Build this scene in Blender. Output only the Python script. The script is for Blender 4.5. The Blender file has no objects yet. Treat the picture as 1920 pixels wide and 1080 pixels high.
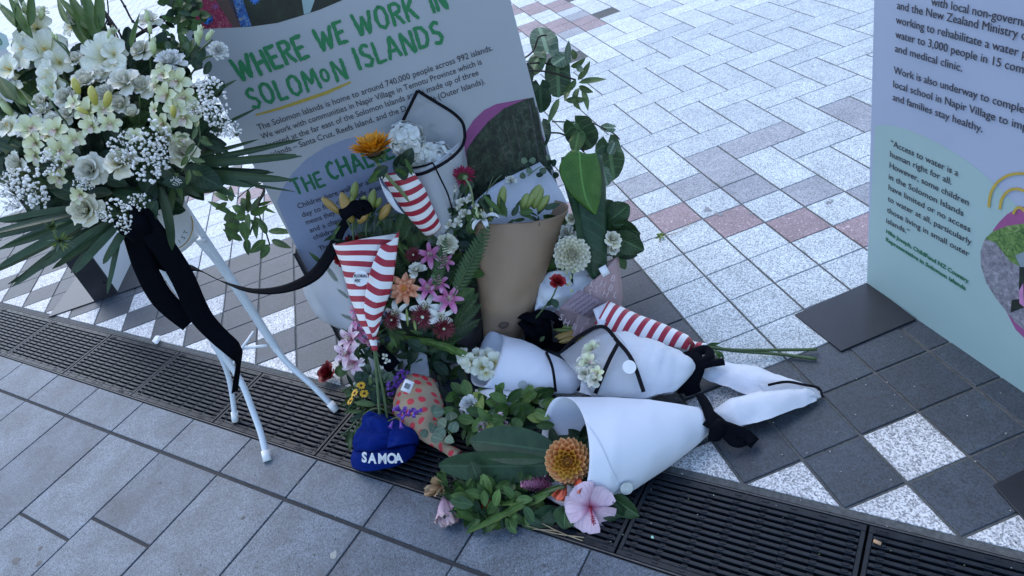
import bpy, bmesh, math, random
from math import sin, cos, pi, radians
from mathutils import Vector as V, Matrix, noise
random.seed(11)
scene = bpy.context.scene
COL = scene.collection

# ---------------------------------------------------------------- camera
CX, CY, FOC = 960.0, 540.0, 1356.956
CAM = V((2.49999366, -0.96614119, 1.50985208))
RX = V((0.26078111, 0.93086244, -0.25590689))      # camera right
RY = V((0.50487884, -0.35744285, -0.78570476))     # camera down
RZ = V((-0.82285513, 0.07569499, -0.56318709))     # camera forward
cam = bpy.data.cameras.new('camera'); camo = bpy.data.objects.new('camera', cam); COL.objects.link(camo)
camo.matrix_world = Matrix(((RX[0], -RY[0], -RZ[0], CAM[0]), (RX[1], -RY[1], -RZ[1], CAM[1]), (RX[2], -RY[2], -RZ[2], CAM[2]), (0, 0, 0, 1)))
cam.sensor_width = 36; cam.lens = FOC/1920*36; cam.clip_start = .05; cam.clip_end = 400
scene.camera = camo

# ---------------------------------------------------------------- sky, light, exposure
w = bpy.data.worlds.new('World'); scene.world = w; w.use_nodes = True
nt = w.node_tree; nt.nodes.clear()
sky = nt.nodes.new('ShaderNodeTexSky'); sky.sky_type = 'NISHITA'; sky.sun_disc = False
SUN_EL, SUN_ROT = radians(52), radians(250)
sky.sun_elevation = SUN_EL; sky.sun_rotation = SUN_ROT; sky.dust_density = 1.0; sky.ozone_density = .8
bg = nt.nodes.new('ShaderNodeBackground'); bg.inputs[1].default_value = .15
ou = nt.nodes.new('ShaderNodeOutputWorld'); nt.links.new(sky.outputs[0], bg.inputs[0]); nt.links.new(bg.outputs[0], ou.inputs[0])
sl = bpy.data.lights.new('sun', 'SUN'); sl.energy = .55; sl.angle = radians(50); sl.color = (1, .985, .965)
so = bpy.data.objects.new('sun', sl); COL.objects.link(so)
sd = V((sin(SUN_ROT)*cos(SUN_EL), cos(SUN_ROT)*cos(SUN_EL), sin(SUN_EL)))
so.rotation_euler = sd.to_track_quat('Z', 'Y').to_euler(); so.location = (0, 0, 6)
scene.view_settings.view_transform = 'Standard'; scene.view_settings.look = 'None'
scene.view_settings.exposure = 1.42; scene.view_settings.gamma = 1; scene.view_settings.use_curve_mapping = False

# ---------------------------------------------------------------- placing helpers
def ray(x, y): return RX*((x-CX)/FOC) + RY*((y-CY)/FOC) + RZ
def P(x, y, d): return CAM + ray(x, y)*d                          # point seen at (x, y), d metres ahead
def G(x, y, h=0.0):                                               # point seen at (x, y) on the level plane z = h
    r = ray(x, y); return CAM + r*((h-CAM.z)/r.z)
def dep(p): return (p-CAM).dot(RZ)
def proj(p):
    c = p-CAM; z = c.dot(RZ); return (FOC*c.dot(RX)/z+CX, FOC*c.dot(RY)/z+CY, z)
def cv(x, y, z): return (RX*x - RY*y - RZ*z)                      # right, up, towards the viewer -> world
def D(x, y, s):                                                   # depth spec: number, ('g', h)
    return s if isinstance(s, (int, float)) else dep(G(x, y, s[1])) if s[0] == 'g' else B1.dep(x, y, s[1])
def Q(x, y, s): return P(x, y, D(x, y, s))

# ---------------------------------------------------------------- mesh helpers
class MB:
    def __init__(s): s.v = []; s.f = []; s.m = []; s.u = []
    def add(s, vs, fs, mi=0, uv=None, M=None):
        b = len(s.v)
        s.v += [tuple(M @ V(p)) for p in vs] if M is not None else [tuple(p) for p in vs]
        s.u += list(uv) if uv else [(0, 0)]*len(vs)
        s.f += [tuple(b+i for i in f) for f in fs]; s.m += [mi]*len(fs)
    def mesh(s, name, mats, smooth=True):
        me = bpy.data.meshes.new(name); me.from_pydata(s.v, [], s.f); me.update()
        for m in mats: me.materials.append(m)
        uvl = me.uv_layers.new(name='UVMap')
        li = [0]*len(me.loops); me.loops.foreach_get('vertex_index', li)
        flat = []
        for i in li: flat += s.u[i]
        uvl.data.foreach_set('uv', flat)
        me.polygons.foreach_set('material_index', s.m); me.polygons.foreach_set('use_smooth', [smooth]*len(me.polygons))
        return me
    def build(s, name, mats, parent=None, smooth=True, loc=None):
        if not isinstance(mats, (list, tuple)): mats = [mats]
        o = bpy.data.objects.new(name, s.mesh(name, mats, smooth)); COL.objects.link(o); adopt(o, parent); return o
def adopt(o, parent):
    if parent is not None:
        o.parent = parent; o.matrix_parent_inverse = wm(parent).inverted()
def wm(o):
    m = Matrix.LocRotScale(o.location, o.rotation_euler, o.scale) if o.rotation_mode != 'QUATERNION' else Matrix.LocRotScale(o.location, o.rotation_quaternion, o.scale)
    return (wm(o.parent) @ o.matrix_parent_inverse @ m) if o.parent else m
def inst(name, me, M, parent=None):
    o = bpy.data.objects.new(name, me); COL.objects.link(o)
    l, r, s = M.decompose(); o.rotation_mode = 'QUATERNION'; o.location = l; o.rotation_quaternion = r; o.scale = s
    adopt(o, parent); return o
def tag(o, label=None, cat=None, group=None, kind=None):
    if label: o['label'] = label
    if cat: o['category'] = cat
    if group: o['group'] = group
    if kind: o['kind'] = kind
    return o
def thing(name, label, cat, loc, group=None):
    o = bpy.data.objects.new(name, None); COL.objects.link(o); o.location = loc; o.empty_display_size = .05
    return tag(o, label, cat, group)
def frame(zdir, spin=0.0, up=None):
    z = zdir.normalized(); u = up or -RY
    x = u.cross(z)
    if x.length < 1e-4: x = RX.copy()
    x.normalize(); y = z.cross(x)
    return Matrix((x, y, z)).transposed().to_4x4() @ Matrix.Rotation(spin, 4, 'Z')
def TRS(p, R, s): return Matrix.Translation(p) @ R @ Matrix.Diagonal((s, s, s, 1)) if not isinstance(s, tuple) else Matrix.Translation(p) @ R @ Matrix.Diagonal(s+(1,))
def tube(mb, pts, r, n=8, mi=0, cap=True, taper=None):
    pts = [V(p) for p in pts]; N = len(pts); vs = []; uv = []
    up = V((.13, .2, .97)); ln = 0
    for i, p in enumerate(pts):
        t = (pts[min(i+1, N-1)]-pts[max(i-1, 0)]).normalized()
        a = t.cross(up)
        if a.length < .05: a = t.cross(V((1, 0, .1)))
        a.normalize(); b = t.cross(a)
        rr = (r[i] if isinstance(r, (list, tuple)) else r)
        if i: ln += (pts[i]-pts[i-1]).length
        for k in range(n):
            th = 2*pi*k/n; vs.append(p+a*cos(th)*rr+b*sin(th)*rr); uv.append((k/n, ln))
    fs = [(i*n+k, i*n+(k+1) % n, (i+1)*n+(k+1) % n, (i+1)*n+k) for i in range(N-1) for k in range(n)]
    if cap: fs += [tuple(range(n-1, -1, -1)), tuple((N-1)*n+k for k in range(n))]
    mb.add(vs, fs, mi, uv)
def smooth(pts, m=5):
    pts = [V(p) for p in pts]; out = []
    for i in range(len(pts)-1):
        p0, p1, p2, p3 = pts[max(i-1, 0)], pts[i], pts[i+1], pts[min(i+2, len(pts)-1)]
        for k in range(m):
            t = k/m
            out.append(.5*((2*p1)+(p2-p0)*t+(2*p0-5*p1+4*p2-p3)*t*t+(3*p1-p0-3*p2+p3)*t**3))
    out.append(pts[-1]); return out
def pp(lst): return [Q(*q) for q in lst]
def box(mb, c, s, mi=0, M=None, bev=0):
    x, y, z = s[0]/2, s[1]/2, s[2]/2
    vs = [(c[0]+a*x, c[1]+b*y, c[2]+d*z) for a in (-1, 1) for b in (-1, 1) for d in (-1, 1)]
    fs = [(0, 1, 3, 2), (4, 6, 7, 5), (0, 4, 5, 1), (2, 3, 7, 6), (0, 2, 6, 4), (1, 5, 7, 3)]
    mb.add(vs, fs, mi, None, M)
def strip(mb, pts, wid, nrm=None, mi=0, th=.0006, fold=0, m=5, sm=True):
    # a ribbon: pts points, wid width(s), flat side turned to nrm; real thickness
    raw = [V(p) for p in pts]; ps = smooth(raw, m) if sm else raw; N = len(ps); vs = []; uv = []
    for i, p in enumerate(ps):
        t = (ps[min(i+1, N-1)]-ps[max(i-1, 0)]).normalized()
        if isinstance(nrm, list): q = i/(N-1)*(len(nrm)-1); j = min(int(q), len(nrm)-2); nn = nrm[j].lerp(nrm[j+1], q-j)
        else: nn = nrm or (CAM-p).normalized()
        a = t.cross(nn).normalized(); b = a.cross(t)
        if isinstance(wid, (list, tuple)): q = i/(N-1)*(len(wid)-1); j = min(int(q), len(wid)-2); ww = wid[j]+(wid[j+1]-wid[j])*(q-j)
        else: ww = wid
        for k in range(5):
            s = k/4-.5; off = fold*ww*(1-4*s*s)
            vs.append(p+a*s*ww+b*(off+th)); uv.append((k/4, i*.02))
        for k in range(5):
            s = k/4-.5; off = fold*ww*(1-4*s*s)
            vs.append(p+a*s*ww+b*(off-th)); uv.append((k/4, i*.02))
    fs = []
    for i in range(N-1):
        A = i*10; B = A+10
        for k in range(4):
            fs.append((A+k, A+k+1, B+k+1, B+k)); fs.append((A+5+k+1, A+5+k, B+5+k, B+5+k+1))
        fs.append((A, B, B+5, A+5)); fs.append((A+4, A+9, B+9, B+4))
    mb.add(vs, fs, mi, uv)

# ---------------------------------------------------------------- materials
def newmat(name):
    m = bpy.data.materials.new(name); m.use_nodes = True; n = m.node_tree; b = n.nodes['Principled BSDF']; return m, n, b
def N_(n, t, **k):
    x = n.nodes.new(t)
    for a, v in k.items(): setattr(x, a, v)
    return x
def math_(n, op, a, b=None):
    x = n.nodes.new('ShaderNodeMath'); x.operation = op
    for i, q in enumerate((a, b)):
        if q is None: continue
        if isinstance(q, (int, float)): x.inputs[i].default_value = q
        else: n.links.new(q, x.inputs[i])
    return x.outputs[0]
def ramp(n, fac, stops, interp='LINEAR'):
    r = n.nodes.new('ShaderNodeValToRGB'); r.color_ramp.interpolation = interp
    e = r.color_ramp.elements
    while len(e) < len(stops): e.new(.5)
    for i, (p, c) in enumerate(stops): e[i].position = p; e[i].color = tuple(c)+(1,)
    n.links.new(fac, r.inputs[0]); return r.outputs[0]
def mix(n, fac, a, b, mode='MIX'):
    x = n.nodes.new('ShaderNodeMix'); x.data_type = 'RGBA'; x.blend_type = mode
    for i, q in ((0, fac), (6, a), (7, b)):
        if isinstance(q, (int, float)): x.inputs[i].default_value = q
        elif isinstance(q, (tuple, list)): x.inputs[i].default_value = tuple(q)+(1,) if len(q) == 3 else q
        else: n.links.new(q, x.inputs[i])
    return x.outputs[2]
def noisetex(n, scale, detail=4, rough=.6, vec=None, dist=0):
    x = n.nodes.new('ShaderNodeTexNoise'); x.inputs['Scale'].default_value = scale; x.inputs['Detail'].default_value = detail
    x.inputs['Roughness'].default_value = rough; x.inputs['Distortion'].default_value = dist
    if vec is not None: n.links.new(vec, x.inputs['Vector'])
    return x.outputs['Fac']
def bump(n, b, h, s, d=.001):
    x = n.nodes.new('ShaderNodeBump'); x.inputs['Strength'].default_value = s; x.inputs['Distance'].default_value = d
    n.links.new(h, x.inputs['Height']); n.links.new(x.outputs[0], b.inputs['Normal'])
def wpos(n): return n.nodes.new('ShaderNodeNewGeometry').outputs['Position']
def orand(n): return n.nodes.new('ShaderNodeObjectInfo').outputs['Random']
def irand(n): return n.nodes.new('ShaderNodeNewGeometry').outputs['Random Per Island']

def stone(name, dark, light, scale=420, contrast=(.35, .65), rough=.6, stain=.15, rnd=.12, spots=None, rand='o'):
    m, n, b = newmat(name); p = wpos(n)
    v = n.nodes.new('ShaderNodeTexVoronoi'); v.inputs['Scale'].default_value = scale; n.links.new(p, v.inputs['Vector'])
    sep = n.nodes.new('ShaderNodeSeparateColor'); n.links.new(v.outputs['Color'], sep.inputs[0])
    f1 = noisetex(n, scale*.8, 3, .7, p)
    f = math_(n, 'ADD', math_(n, 'MULTIPLY', sep.outputs[0], .55), math_(n, 'MULTIPLY', f1, .5))
    c = ramp(n, f, [(contrast[0], dark), (contrast[1], light)])
    s = noisetex(n, 7, 5, .62, p, .6); s2 = noisetex(n, 38, 3, .5, p, .3)
    c = mix(n, 1.0, c, ramp(n, s2, [(.26, (.72,)*3), (.36, (1,)*3)]), 'MULTIPLY')
    c = mix(n, 1.0, c, ramp(n, s, [(.28, (1-stain*1.6,)*3), (.62, (1.0,)*3)]), 'MULTIPLY')
    r = (orand(n) if rand == 'o' else irand(n))
    c = mix(n, 1.0, c, ramp(n, r, [(0, (1-rnd*1.5, 1-rnd*1.4, 1-rnd*1.2)), (.5, (1-rnd*.5,)*3), (1, (1, 1, 1))]), 'MULTIPLY')
    if spots:
        q = noisetex(n, 75, 2, .5, p); c = mix(n, ramp(n, q, [(.66, (0, 0, 0)), (.7, (1, 1, 1))]), c, spots)
    n.links.new(c, b.inputs['Base Color']); b.inputs['Roughness'].default_value = rough
    bump(n, b, f, .35, .0009); return m
MAT = {}
M_light = stone('light granite', (.20, .235, .26), (.62, .695, .74), 300, (.28, .72), .62, .13, .10)
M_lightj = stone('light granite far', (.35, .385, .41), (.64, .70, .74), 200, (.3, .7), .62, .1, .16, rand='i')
M_grey = stone('mid blue granite', (.15, .165, .19), (.38, .40, .445), 300, (.28, .72), .6, .14, .12)
M_dark = stone('dark basalt', (.019, .028, .038), (.056, .076, .102), 260, (.2, .8), .55, .2, .22)
M_white = stone('white granite', (.19, .20, .215), (.72, .73, .74), 260, (.28, .70), .6, .14, .08)
M_pink = stone('dusky pink granite', (.17, .115, .13), (.34, .26, .285), 260, (.2, .8), .6, .15, .25, spots=(.5, .42, .44))
M_low = stone('grey granite flag', (.050, .066, .086), (.18, .228, .285), 380, (.25, .78), .58, .3, .22)
def plain(name, col, rough=.5, nz=.12, scale=60, bmp=0, metal=0, spec=.5, coat=0, sheen=0, trans=0):
    m, n, b = newmat(name); p = wpos(n)
    s = noisetex(n, scale, 4, .6, p)
    lo = tuple(c*(1-nz) for c in col); hi = tuple(min(1, c*(1+nz)) for c in col)
    n.links.new(ramp(n, s, [(.3, lo), (.7, hi)]), b.inputs['Base Color'])
    b.inputs['Roughness'].default_value = rough; b.inputs['Metallic'].default_value = metal
    b.inputs['Specular IOR Level'].default_value = spec
    b.inputs['Sheen Weight'].default_value = sheen
    b.inputs['Coat Weight'].default_value = coat
    if bmp: bump(n, b, s, bmp, .002)
    return m
M_grout = plain('joint mortar', (.075, .080, .080), .9, .35, 90, .5)
M_groutd = plain('dark joint', (.028, .029, .032), .9, .3, 90, .5)
M_iron = plain('black cast grate', (.009, .013, .019), .42, .35, 50, .25, spec=.22)
M_ironedge = plain('galvanised edge', (.06, .06, .065), .45, .3, 80, .1, .5)
M_void = plain('drain void', (.006, .006, .007), .9, .1)
M_plate = plain('black steel plate', (.014, .016, .022), .36, .3, 9, .1, spec=.4)
M_wire = plain('white enamel tube', (.62, .68, .74), .3, .05, 30, 0, coat=.4)
M_cap = plain('white plastic cap', (.75, .77, .78), .5, .03)
M_ribbon = plain('black satin ribbon', (.003, .004, .007), .7, .3, 200, .15, spec=.03)
M_greenT = plain('green print', (.02, .20, .075), .6, .12, 150)
M_greenD = plain('dark green print', (.01, .13, .06), .6, .12, 150)
M_ink = plain('dark grey print', (.035, .035, .05), .6, .05)
M_yel = plain('mustard print', (.42, .31, .05), .6, .1)
M_purp = plain('magenta print', (.27, .07, .21), .6, .08)
M_lav = plain('lavender print', (.24, .29, .43), .5, .03)
M_mint = plain('mint print', (.30, .43, .44), .5, .03, 5)
M_panel = plain('white board', (.39, .42, .455), .45, .03, 5)
M_panel2 = plain('pale lilac board', (.33, .39, .52), .42, .03, 5)
M_wtext = plain('white lettering', (.7, .7, .7), .6, .05)

# ================================================================ THE GROUND
S = .16
def visible(x, y, m=60):
    X, Y, z = proj(V((x, y, 0))); return z > .1 and -m < X < 1920+m and -m < Y < 1080+m
gb = MB(); gb.add([(-60, -60, -.05), (12, -60, -.05), (12, 30, -.05), (-60, 30, -.05)], [(0, 1, 2, 3)])
ground = tag(gb.build('ground', M_grout), kind='structure')
RT2 = 2**.5
def UVg(u, v): return ((u+v)/RT2, (u-v)/RT2)
# grout beds: one on the plaza side, a darker one on the footway side of the drain
def sheet(name, quad, z, mat):
    mb = MB(); vs = [UVg(*q)+(z,) for q in quad]+[UVg(*q)+(-.045,) for q in quad]
    k = len(quad); mb.add(vs, [tuple(range(k))[::-1]]+[(i, (i+1) % k, (i+1) % k+k, i+k) for i in range(k)])
    return tag(mb.build(name, mat, smooth=False), kind='structure')
plaza = sheet('plaza_paving', [(-14, -20), (9, -20), (9, 1.373), (-14, 1.373)], -.0035, M_grout)
walk = sheet('footway_paving', [(-9, 1.643), (5, 1.643), (5, 6), (-9, 6)], -.0035, M_groutd)

def slab_mesh(pts, zt=0.0, zb=-.012, bev=.0018):
    # a paver: polygon top with a worn chamfer
    k = len(pts); cx = sum(p[0] for p in pts)/k; cy = sum(p[1] for p in pts)/k
    def inset(d):
        out = []
        for i in range(k):
            p0, p1, p2 = V(pts[i-1]), V(pts[i]), V(pts[(i+1) % k])
            e1 = (p1-p0).normalized(); e2 = (p2-p1).normalized(); n1 = V((-e1.y, e1.x)); n2 = V((-e2.y, e2.x))
            q = (n1+n2); q = q/max(.3, q.dot(n1)); out.append(p1+q*d)
        return out
    a = inset(bev); vs = [(p[0], p[1], zb) for p in pts]+[(p[0], p[1], zt-bev*.7) for p in pts]+[(p[0], p[1], zt) for p in a]
    fs = [tuple(range(2*k, 3*k))]
    for i in range(k):
        j = (i+1) % k; fs += [(i, j, k+j, k+i), (k+i, k+j, 2*k+j, 2*k+i)]
    return vs, fs
def clip(poly, f):                 # keep f(p) <= 0
    out = []
    for i in range(len(poly)):
        a, b = poly[i], poly[(i+1) % len(poly)]; fa, fb = f(a), f(b)
        if fa <= 0: out.append(a)
        if (fa < 0 < fb) or (fb < 0 < fa):
            t = fa/(fa-fb); out.append((a[0]+(b[0]-a[0])*t, a[1]+(b[1]-a[1])*t))
    return out
GA, GB2 = .0035, .0018
tiles = []       # (area in picture, points, material)
def add_tile(i0, j0, i1, j1, mat, cl=False, joint=None):
    ga, gb_ = joint or (GA, GB2)
    pts = [(i0*S+gb_, j0*S+ga), (i1*S-gb_, j0*S+ga), (i1*S-gb_, j1*S-ga), (i0*S+gb_, j1*S-ga)]
    if cl:
        pts = clip(pts, lambda p: (p[0]-p[1])-11.96*S)
        if len(pts) < 3: return
    cx = sum(p[0] for p in pts)/len(pts); cy = sum(p[1] for p in pts)/len(pts)
    q = proj(V((cx, cy, 0)))
    if q[2] < .1 or not (-90 < q[0] < 2010 and -60 < q[1] < 1140): return
    pr_ = [proj(V((p[0], p[1], 0))) for p in pts]
    area = abs(sum(pr_[k][0]*pr_[(k+1) % len(pr_)][1]-pr_[(k+1) % len(pr_)][0]*pr_[k][1] for k in range(len(pr_))))/2
    tiles.append((area, pts, mat))
def is_light(i, j):
    for k in range(0, 6):
        if i <= 6-12*k and j >= -2-12*k: return True
    return False
for i in range(-150, 16):
    for j in range(-70, 40):
        d = i-j
        if d > 12: continue
        if not visible((i+.5)*S, (j+.5)*S, 90): continue
        sq2 = (i <= -13 and j <= 3 and d <= -14 and i > -34)
        if d >= 0 or sq2:
            if d > 12: continue
            if sq2: mat = M_pink if d in (-18, -19, -22, -23) else (M_grey if (i*7+j*3) % 11 == 0 else M_light)
            elif d == 0: mat = M_grey if j > -4 else M_dark
            elif d == 1: mat = M_light
            elif d == 2: mat = M_pink
            elif d == 12 or (d == 10 and i % 2): mat = M_white
            elif is_light(i, j): mat = M_light
            else: mat = M_dark
            dk = mat in (M_dark, M_white)
            add_tile(i, j, i+1, j+1, mat, d >= 11, (.004, .0038) if (dk and i > 4) else None)
        else:
            m4 = d % 4; mt = M_light if random.random() > .03 else M_grey
            if m4 == 2: add_tile(i, j, i+2, j+1, mt)
            elif m4 == 1: add_tile(i, j, i, j+2, mt) if False else add_tile(i, j, i+1, j+2, mt)
tiles.sort(key=lambda t: -t[0])
cache = {}
def place_slab(name, pts, mat, parent, zj=.0006):
    c = (sum(p[0] for p in pts)/len(pts), sum(p[1] for p in pts)/len(pts))
    key = (mat.name,)+tuple(round((p[k]-c[k])*2000) for p in pts for k in (0, 1))
    if key not in cache:
        mb = MB(); vs, fs = slab_mesh([(p[0]-c[0], p[1]-c[1]) for p in pts]); mb.add(vs, fs); cache[key] = mb.mesh(name, [mat], False)
    o = bpy.data.objects.new(name, cache[key]); COL.objects.link(o)
    o.location = (c[0], c[1], random.uniform(-zj, zj)); o.rotation_euler = (random.gauss(0, .0014), random.gauss(0, .0014), random.gauss(0, .0012))
    adopt(o, parent)
for a, pts, mat in tiles[:296]: place_slab('paver', pts, mat, plaza)
fb = {}
for a, pts, mat in tiles[296:]:
    mb = fb.setdefault(mat.name, (MB(), mat))[0]; vs, fs = slab_mesh(pts); mb.add(vs, fs)
far = MB(); fm = []
for k, (mb, mat) in fb.items():
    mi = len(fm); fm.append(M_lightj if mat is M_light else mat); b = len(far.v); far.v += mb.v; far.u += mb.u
    far.f += [tuple(b+q for q in f) for f in mb.f]; far.m += [mi]*len(mb.f)
if far.v: tag(far.build('far_pavers', fm, plaza, smooth=False), kind='stuff')
# footway flags on the near side of the drain
U0 = -.844
lens = {-2: (.36, .62), -1: (.275, .62)}
for k in range(-12, 9):
    u0 = U0+.31*k; u1 = u0+.31
    v = 1.646; segs = [(1.646, 1.790)]
    v = 1.802
    ls = lens.get(k, (random.choice((.62, .9, .75)), .6))
    for L_ in ls+(.6,)*8:
        segs.append((v, v+L_-.010)); v += L_
        if v > 4.2: break
    for (a, b) in segs:
        pts = [UVg(u0+.0025, b), UVg(u1-.0025, b), UVg(u1-.0025, a), UVg(u0+.0025, a)]
        c = UVg((u0+u1)/2, (a+b)/2)
        ok = any(visible(*UVg(u, vv), 80) for u in (u0, u1) for vv in (a, b, (a+b)/2))
        if ok: place_slab('flagstone', pts, M_low, walk, .0005)

# ---------------------------------------------------------------- the drain
dr = MB()
V0, V1 = 1.377, 1.641
def gq(mb, u0, u1, v0, v1, z0, z1, mi=0, bev=0):
    c = [UVg(u0, v1), UVg(u1, v1), UVg(u1, v0), UVg(u0, v0)]
    if bev:
        vs = [p+(z0,) for p in c]+[p+(z1-bev,) for p in c]+[UVg(a, b)+(z1,) for a, b in ((u0+bev, v1-bev), (u1-bev, v1-bev), (u1-bev, v0+bev), (u0+bev, v0+bev))]
        fs = [(8, 9, 10, 11)]+[(i, (i+1) % 4, (i+1) % 4+4, i+4) for i in range(4)]+[(i+4, (i+1) % 4+4, (i+1) % 4+8, i+8) for i in range(4)]
    else:
        vs = [p+(z0,) for p in c]+[p+(z1,) for p in c]; fs = [(4, 5, 6, 7)]+[(i, (i+1) % 4, (i+1) % 4+4, i+4) for i in range(4)]
    mb.add(vs, fs, mi)
gq(dr, -6, 4, V0, V1, -.049, -.045)
drain = tag(dr.build('drain_channel', M_void, smooth=False), kind='structure')
for a, b in ((V0, V0+.004), (V1-.004, V1)):
    e = MB(); gq(e, -6, 4, a, b, -.045, .0005, 0, .0008); e.build('edge_rail', M_ironedge, drain, smooth=False)
PITCH = .505; G0 = .456
slat_v = [1.4065+.0170*k for k in range(13)]
def to_origin(mb, u):
    ox, oy = UVg(u, 0); mb.v = [(p[0]-ox, p[1]-oy, p[2]) for p in mb.v]
def grate_parts():
    L = PITCH-.005; out = {}
    fr = MB()
    gq(fr, 0, L, 1.3835, 1.4010, -.02, 0, 0, .001); gq(fr, 0, L, 1.6205, 1.6350, -.02, 0, 0, .001)
    gq(fr, 0, .010, 1.4012, 1.6203, -.02, -.0005, 0, .001); gq(fr, L-.010, L, 1.4012, 1.6203, -.02, -.0005, 0, .001)
    out['grate_frame'] = fr
    bar = MB(); gq(bar, .0102, L-.0102, slat_v[0]-.0002, slat_v[0]+.0096, -.018, -.0006, 0, .0012); out['slat'] = bar
    rb = MB()
    for k in range(8):
        u = .030+.0635*k
        gq(rb, u-.0065, u+.0065, 1.4012, 1.6203, -.020, -.0075)
    out['cross_rib'] = rb
    bp = MB()
    for k in range(8):
        u = .030+.0635*k
        for v in [1.3905]+[s+.0046 for s in slat_v]+[1.627]:
            c = []
            for q in range(8):
                th = 2*pi*q/8+.2; c.append((u+.0085*cos(th)*(1.15 if abs(cos(th)) > .6 else .9), v+.0028*sin(th)))
            lo = [UVg(a, b)+(-.001,) for a, b in c]; hi = [UVg(u+(a-u)*.8, v+(b-v)*.7)+(.0016,) for a, b in c]
            bp.add(lo+hi, [tuple(range(15, 7, -1))]+[(i, 8+i, 8+(i+1) % 8, (i+1) % 8) for i in range(8)])
    out['tread_studs'] = bp
    nt_ = MB(); gq(nt_, .236, .240, 1.3836, 1.4009, -.01, .0006); gq(nt_, .262, .266, 1.3836, 1.4009, -.01, .0006)
    gq(nt_, .236, .240, 1.6206, 1.6349, -.01, .0006); gq(nt_, .262, .266, 1.6206, 1.6349, -.01, .0006)
    out['lock_joint'] = nt_
    return out
gp = grate_parts(); gm = {k: m.mesh(k, [M_iron], False) for k, m in gp.items()}
def flat_text(name, s, size, mat, M, parent, depth=.0005, width=None, align='LEFT', bold=0.0, shear=0.0):
    c = bpy.data.curves.new(name, 'FONT'); c.body = s; c.size = size; c.align_x = align; c.offset = bold; c.shear = shear
    c.resolution_u = 3; c.extrude = depth/2
    o = bpy.data.objects.new(name, c); COL.objects.link(o)
    dg = bpy.context.evaluated_depsgraph_get(); me = bpy.data.meshes.new_from_object(o.evaluated_get(dg))
    bpy.data.objects.remove(o); bpy.data.curves.remove(c)
    xs = [v.co.x for v in me.vertices]
    if width and xs:
        k = width/(max(xs)-min(xs)); x0 = min(xs)
        for v in me.vertices: v.co.x = (v.co.x-x0)*k
    me.materials.clear(); me.materials.append(mat); me.name = name
    o = bpy.data.objects.new(name, me); COL.objects.link(o); o.rotation_mode = 'QUATERNION'
    l, r, sc = M.decompose(); o.location = l; o.rotation_quaternion = r; o.scale = sc; adopt(o, parent); return o
A45 = Matrix.Rotation(radians(45), 4, 'Z')
for k in range(-8, 4):
    u = G0+PITCH*k
    if not any(visible(*UVg(u+du, vv), 100) for du in (0, .25, .5) for vv in (1.39, 1.62)): continue
    ox, oy = UVg(u, 0)
    fo = bpy.data.objects.new('grate_panel', gm['grate_frame']); COL.objects.link(fo); fo.location = (ox, oy, random.uniform(-.0008, .0004)); adopt(fo, drain)
    for nm in ('cross_rib', 'tread_studs', 'lock_joint'):
        o = bpy.data.objects.new(nm, gm[nm]); COL.objects.link(o); o.location = (ox, oy, 0); adopt(o, fo)
    for q in range(13):
        o = bpy.data.objects.new('slat', gm['slat']); COL.objects.link(o); dx, dy = UVg(0, .0170*q)
        o.location = (ox+dx, oy+dy, 0); adopt(o, fo)
    M = Matrix.Translation(V(UVg(u+.012, 1.4000)+(.0004,))) @ A45
    flat_text('cast_lettering', '250kN', .0135, M_iron, M, fo, .0012)
    M = Matrix.Translation(V(UVg(u+.42, 1.6325)+(.0004,))) @ A45
    flat_text('cast_lettering', 'ACO', .0125, M_iron, M, fo, .0012)

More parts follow.
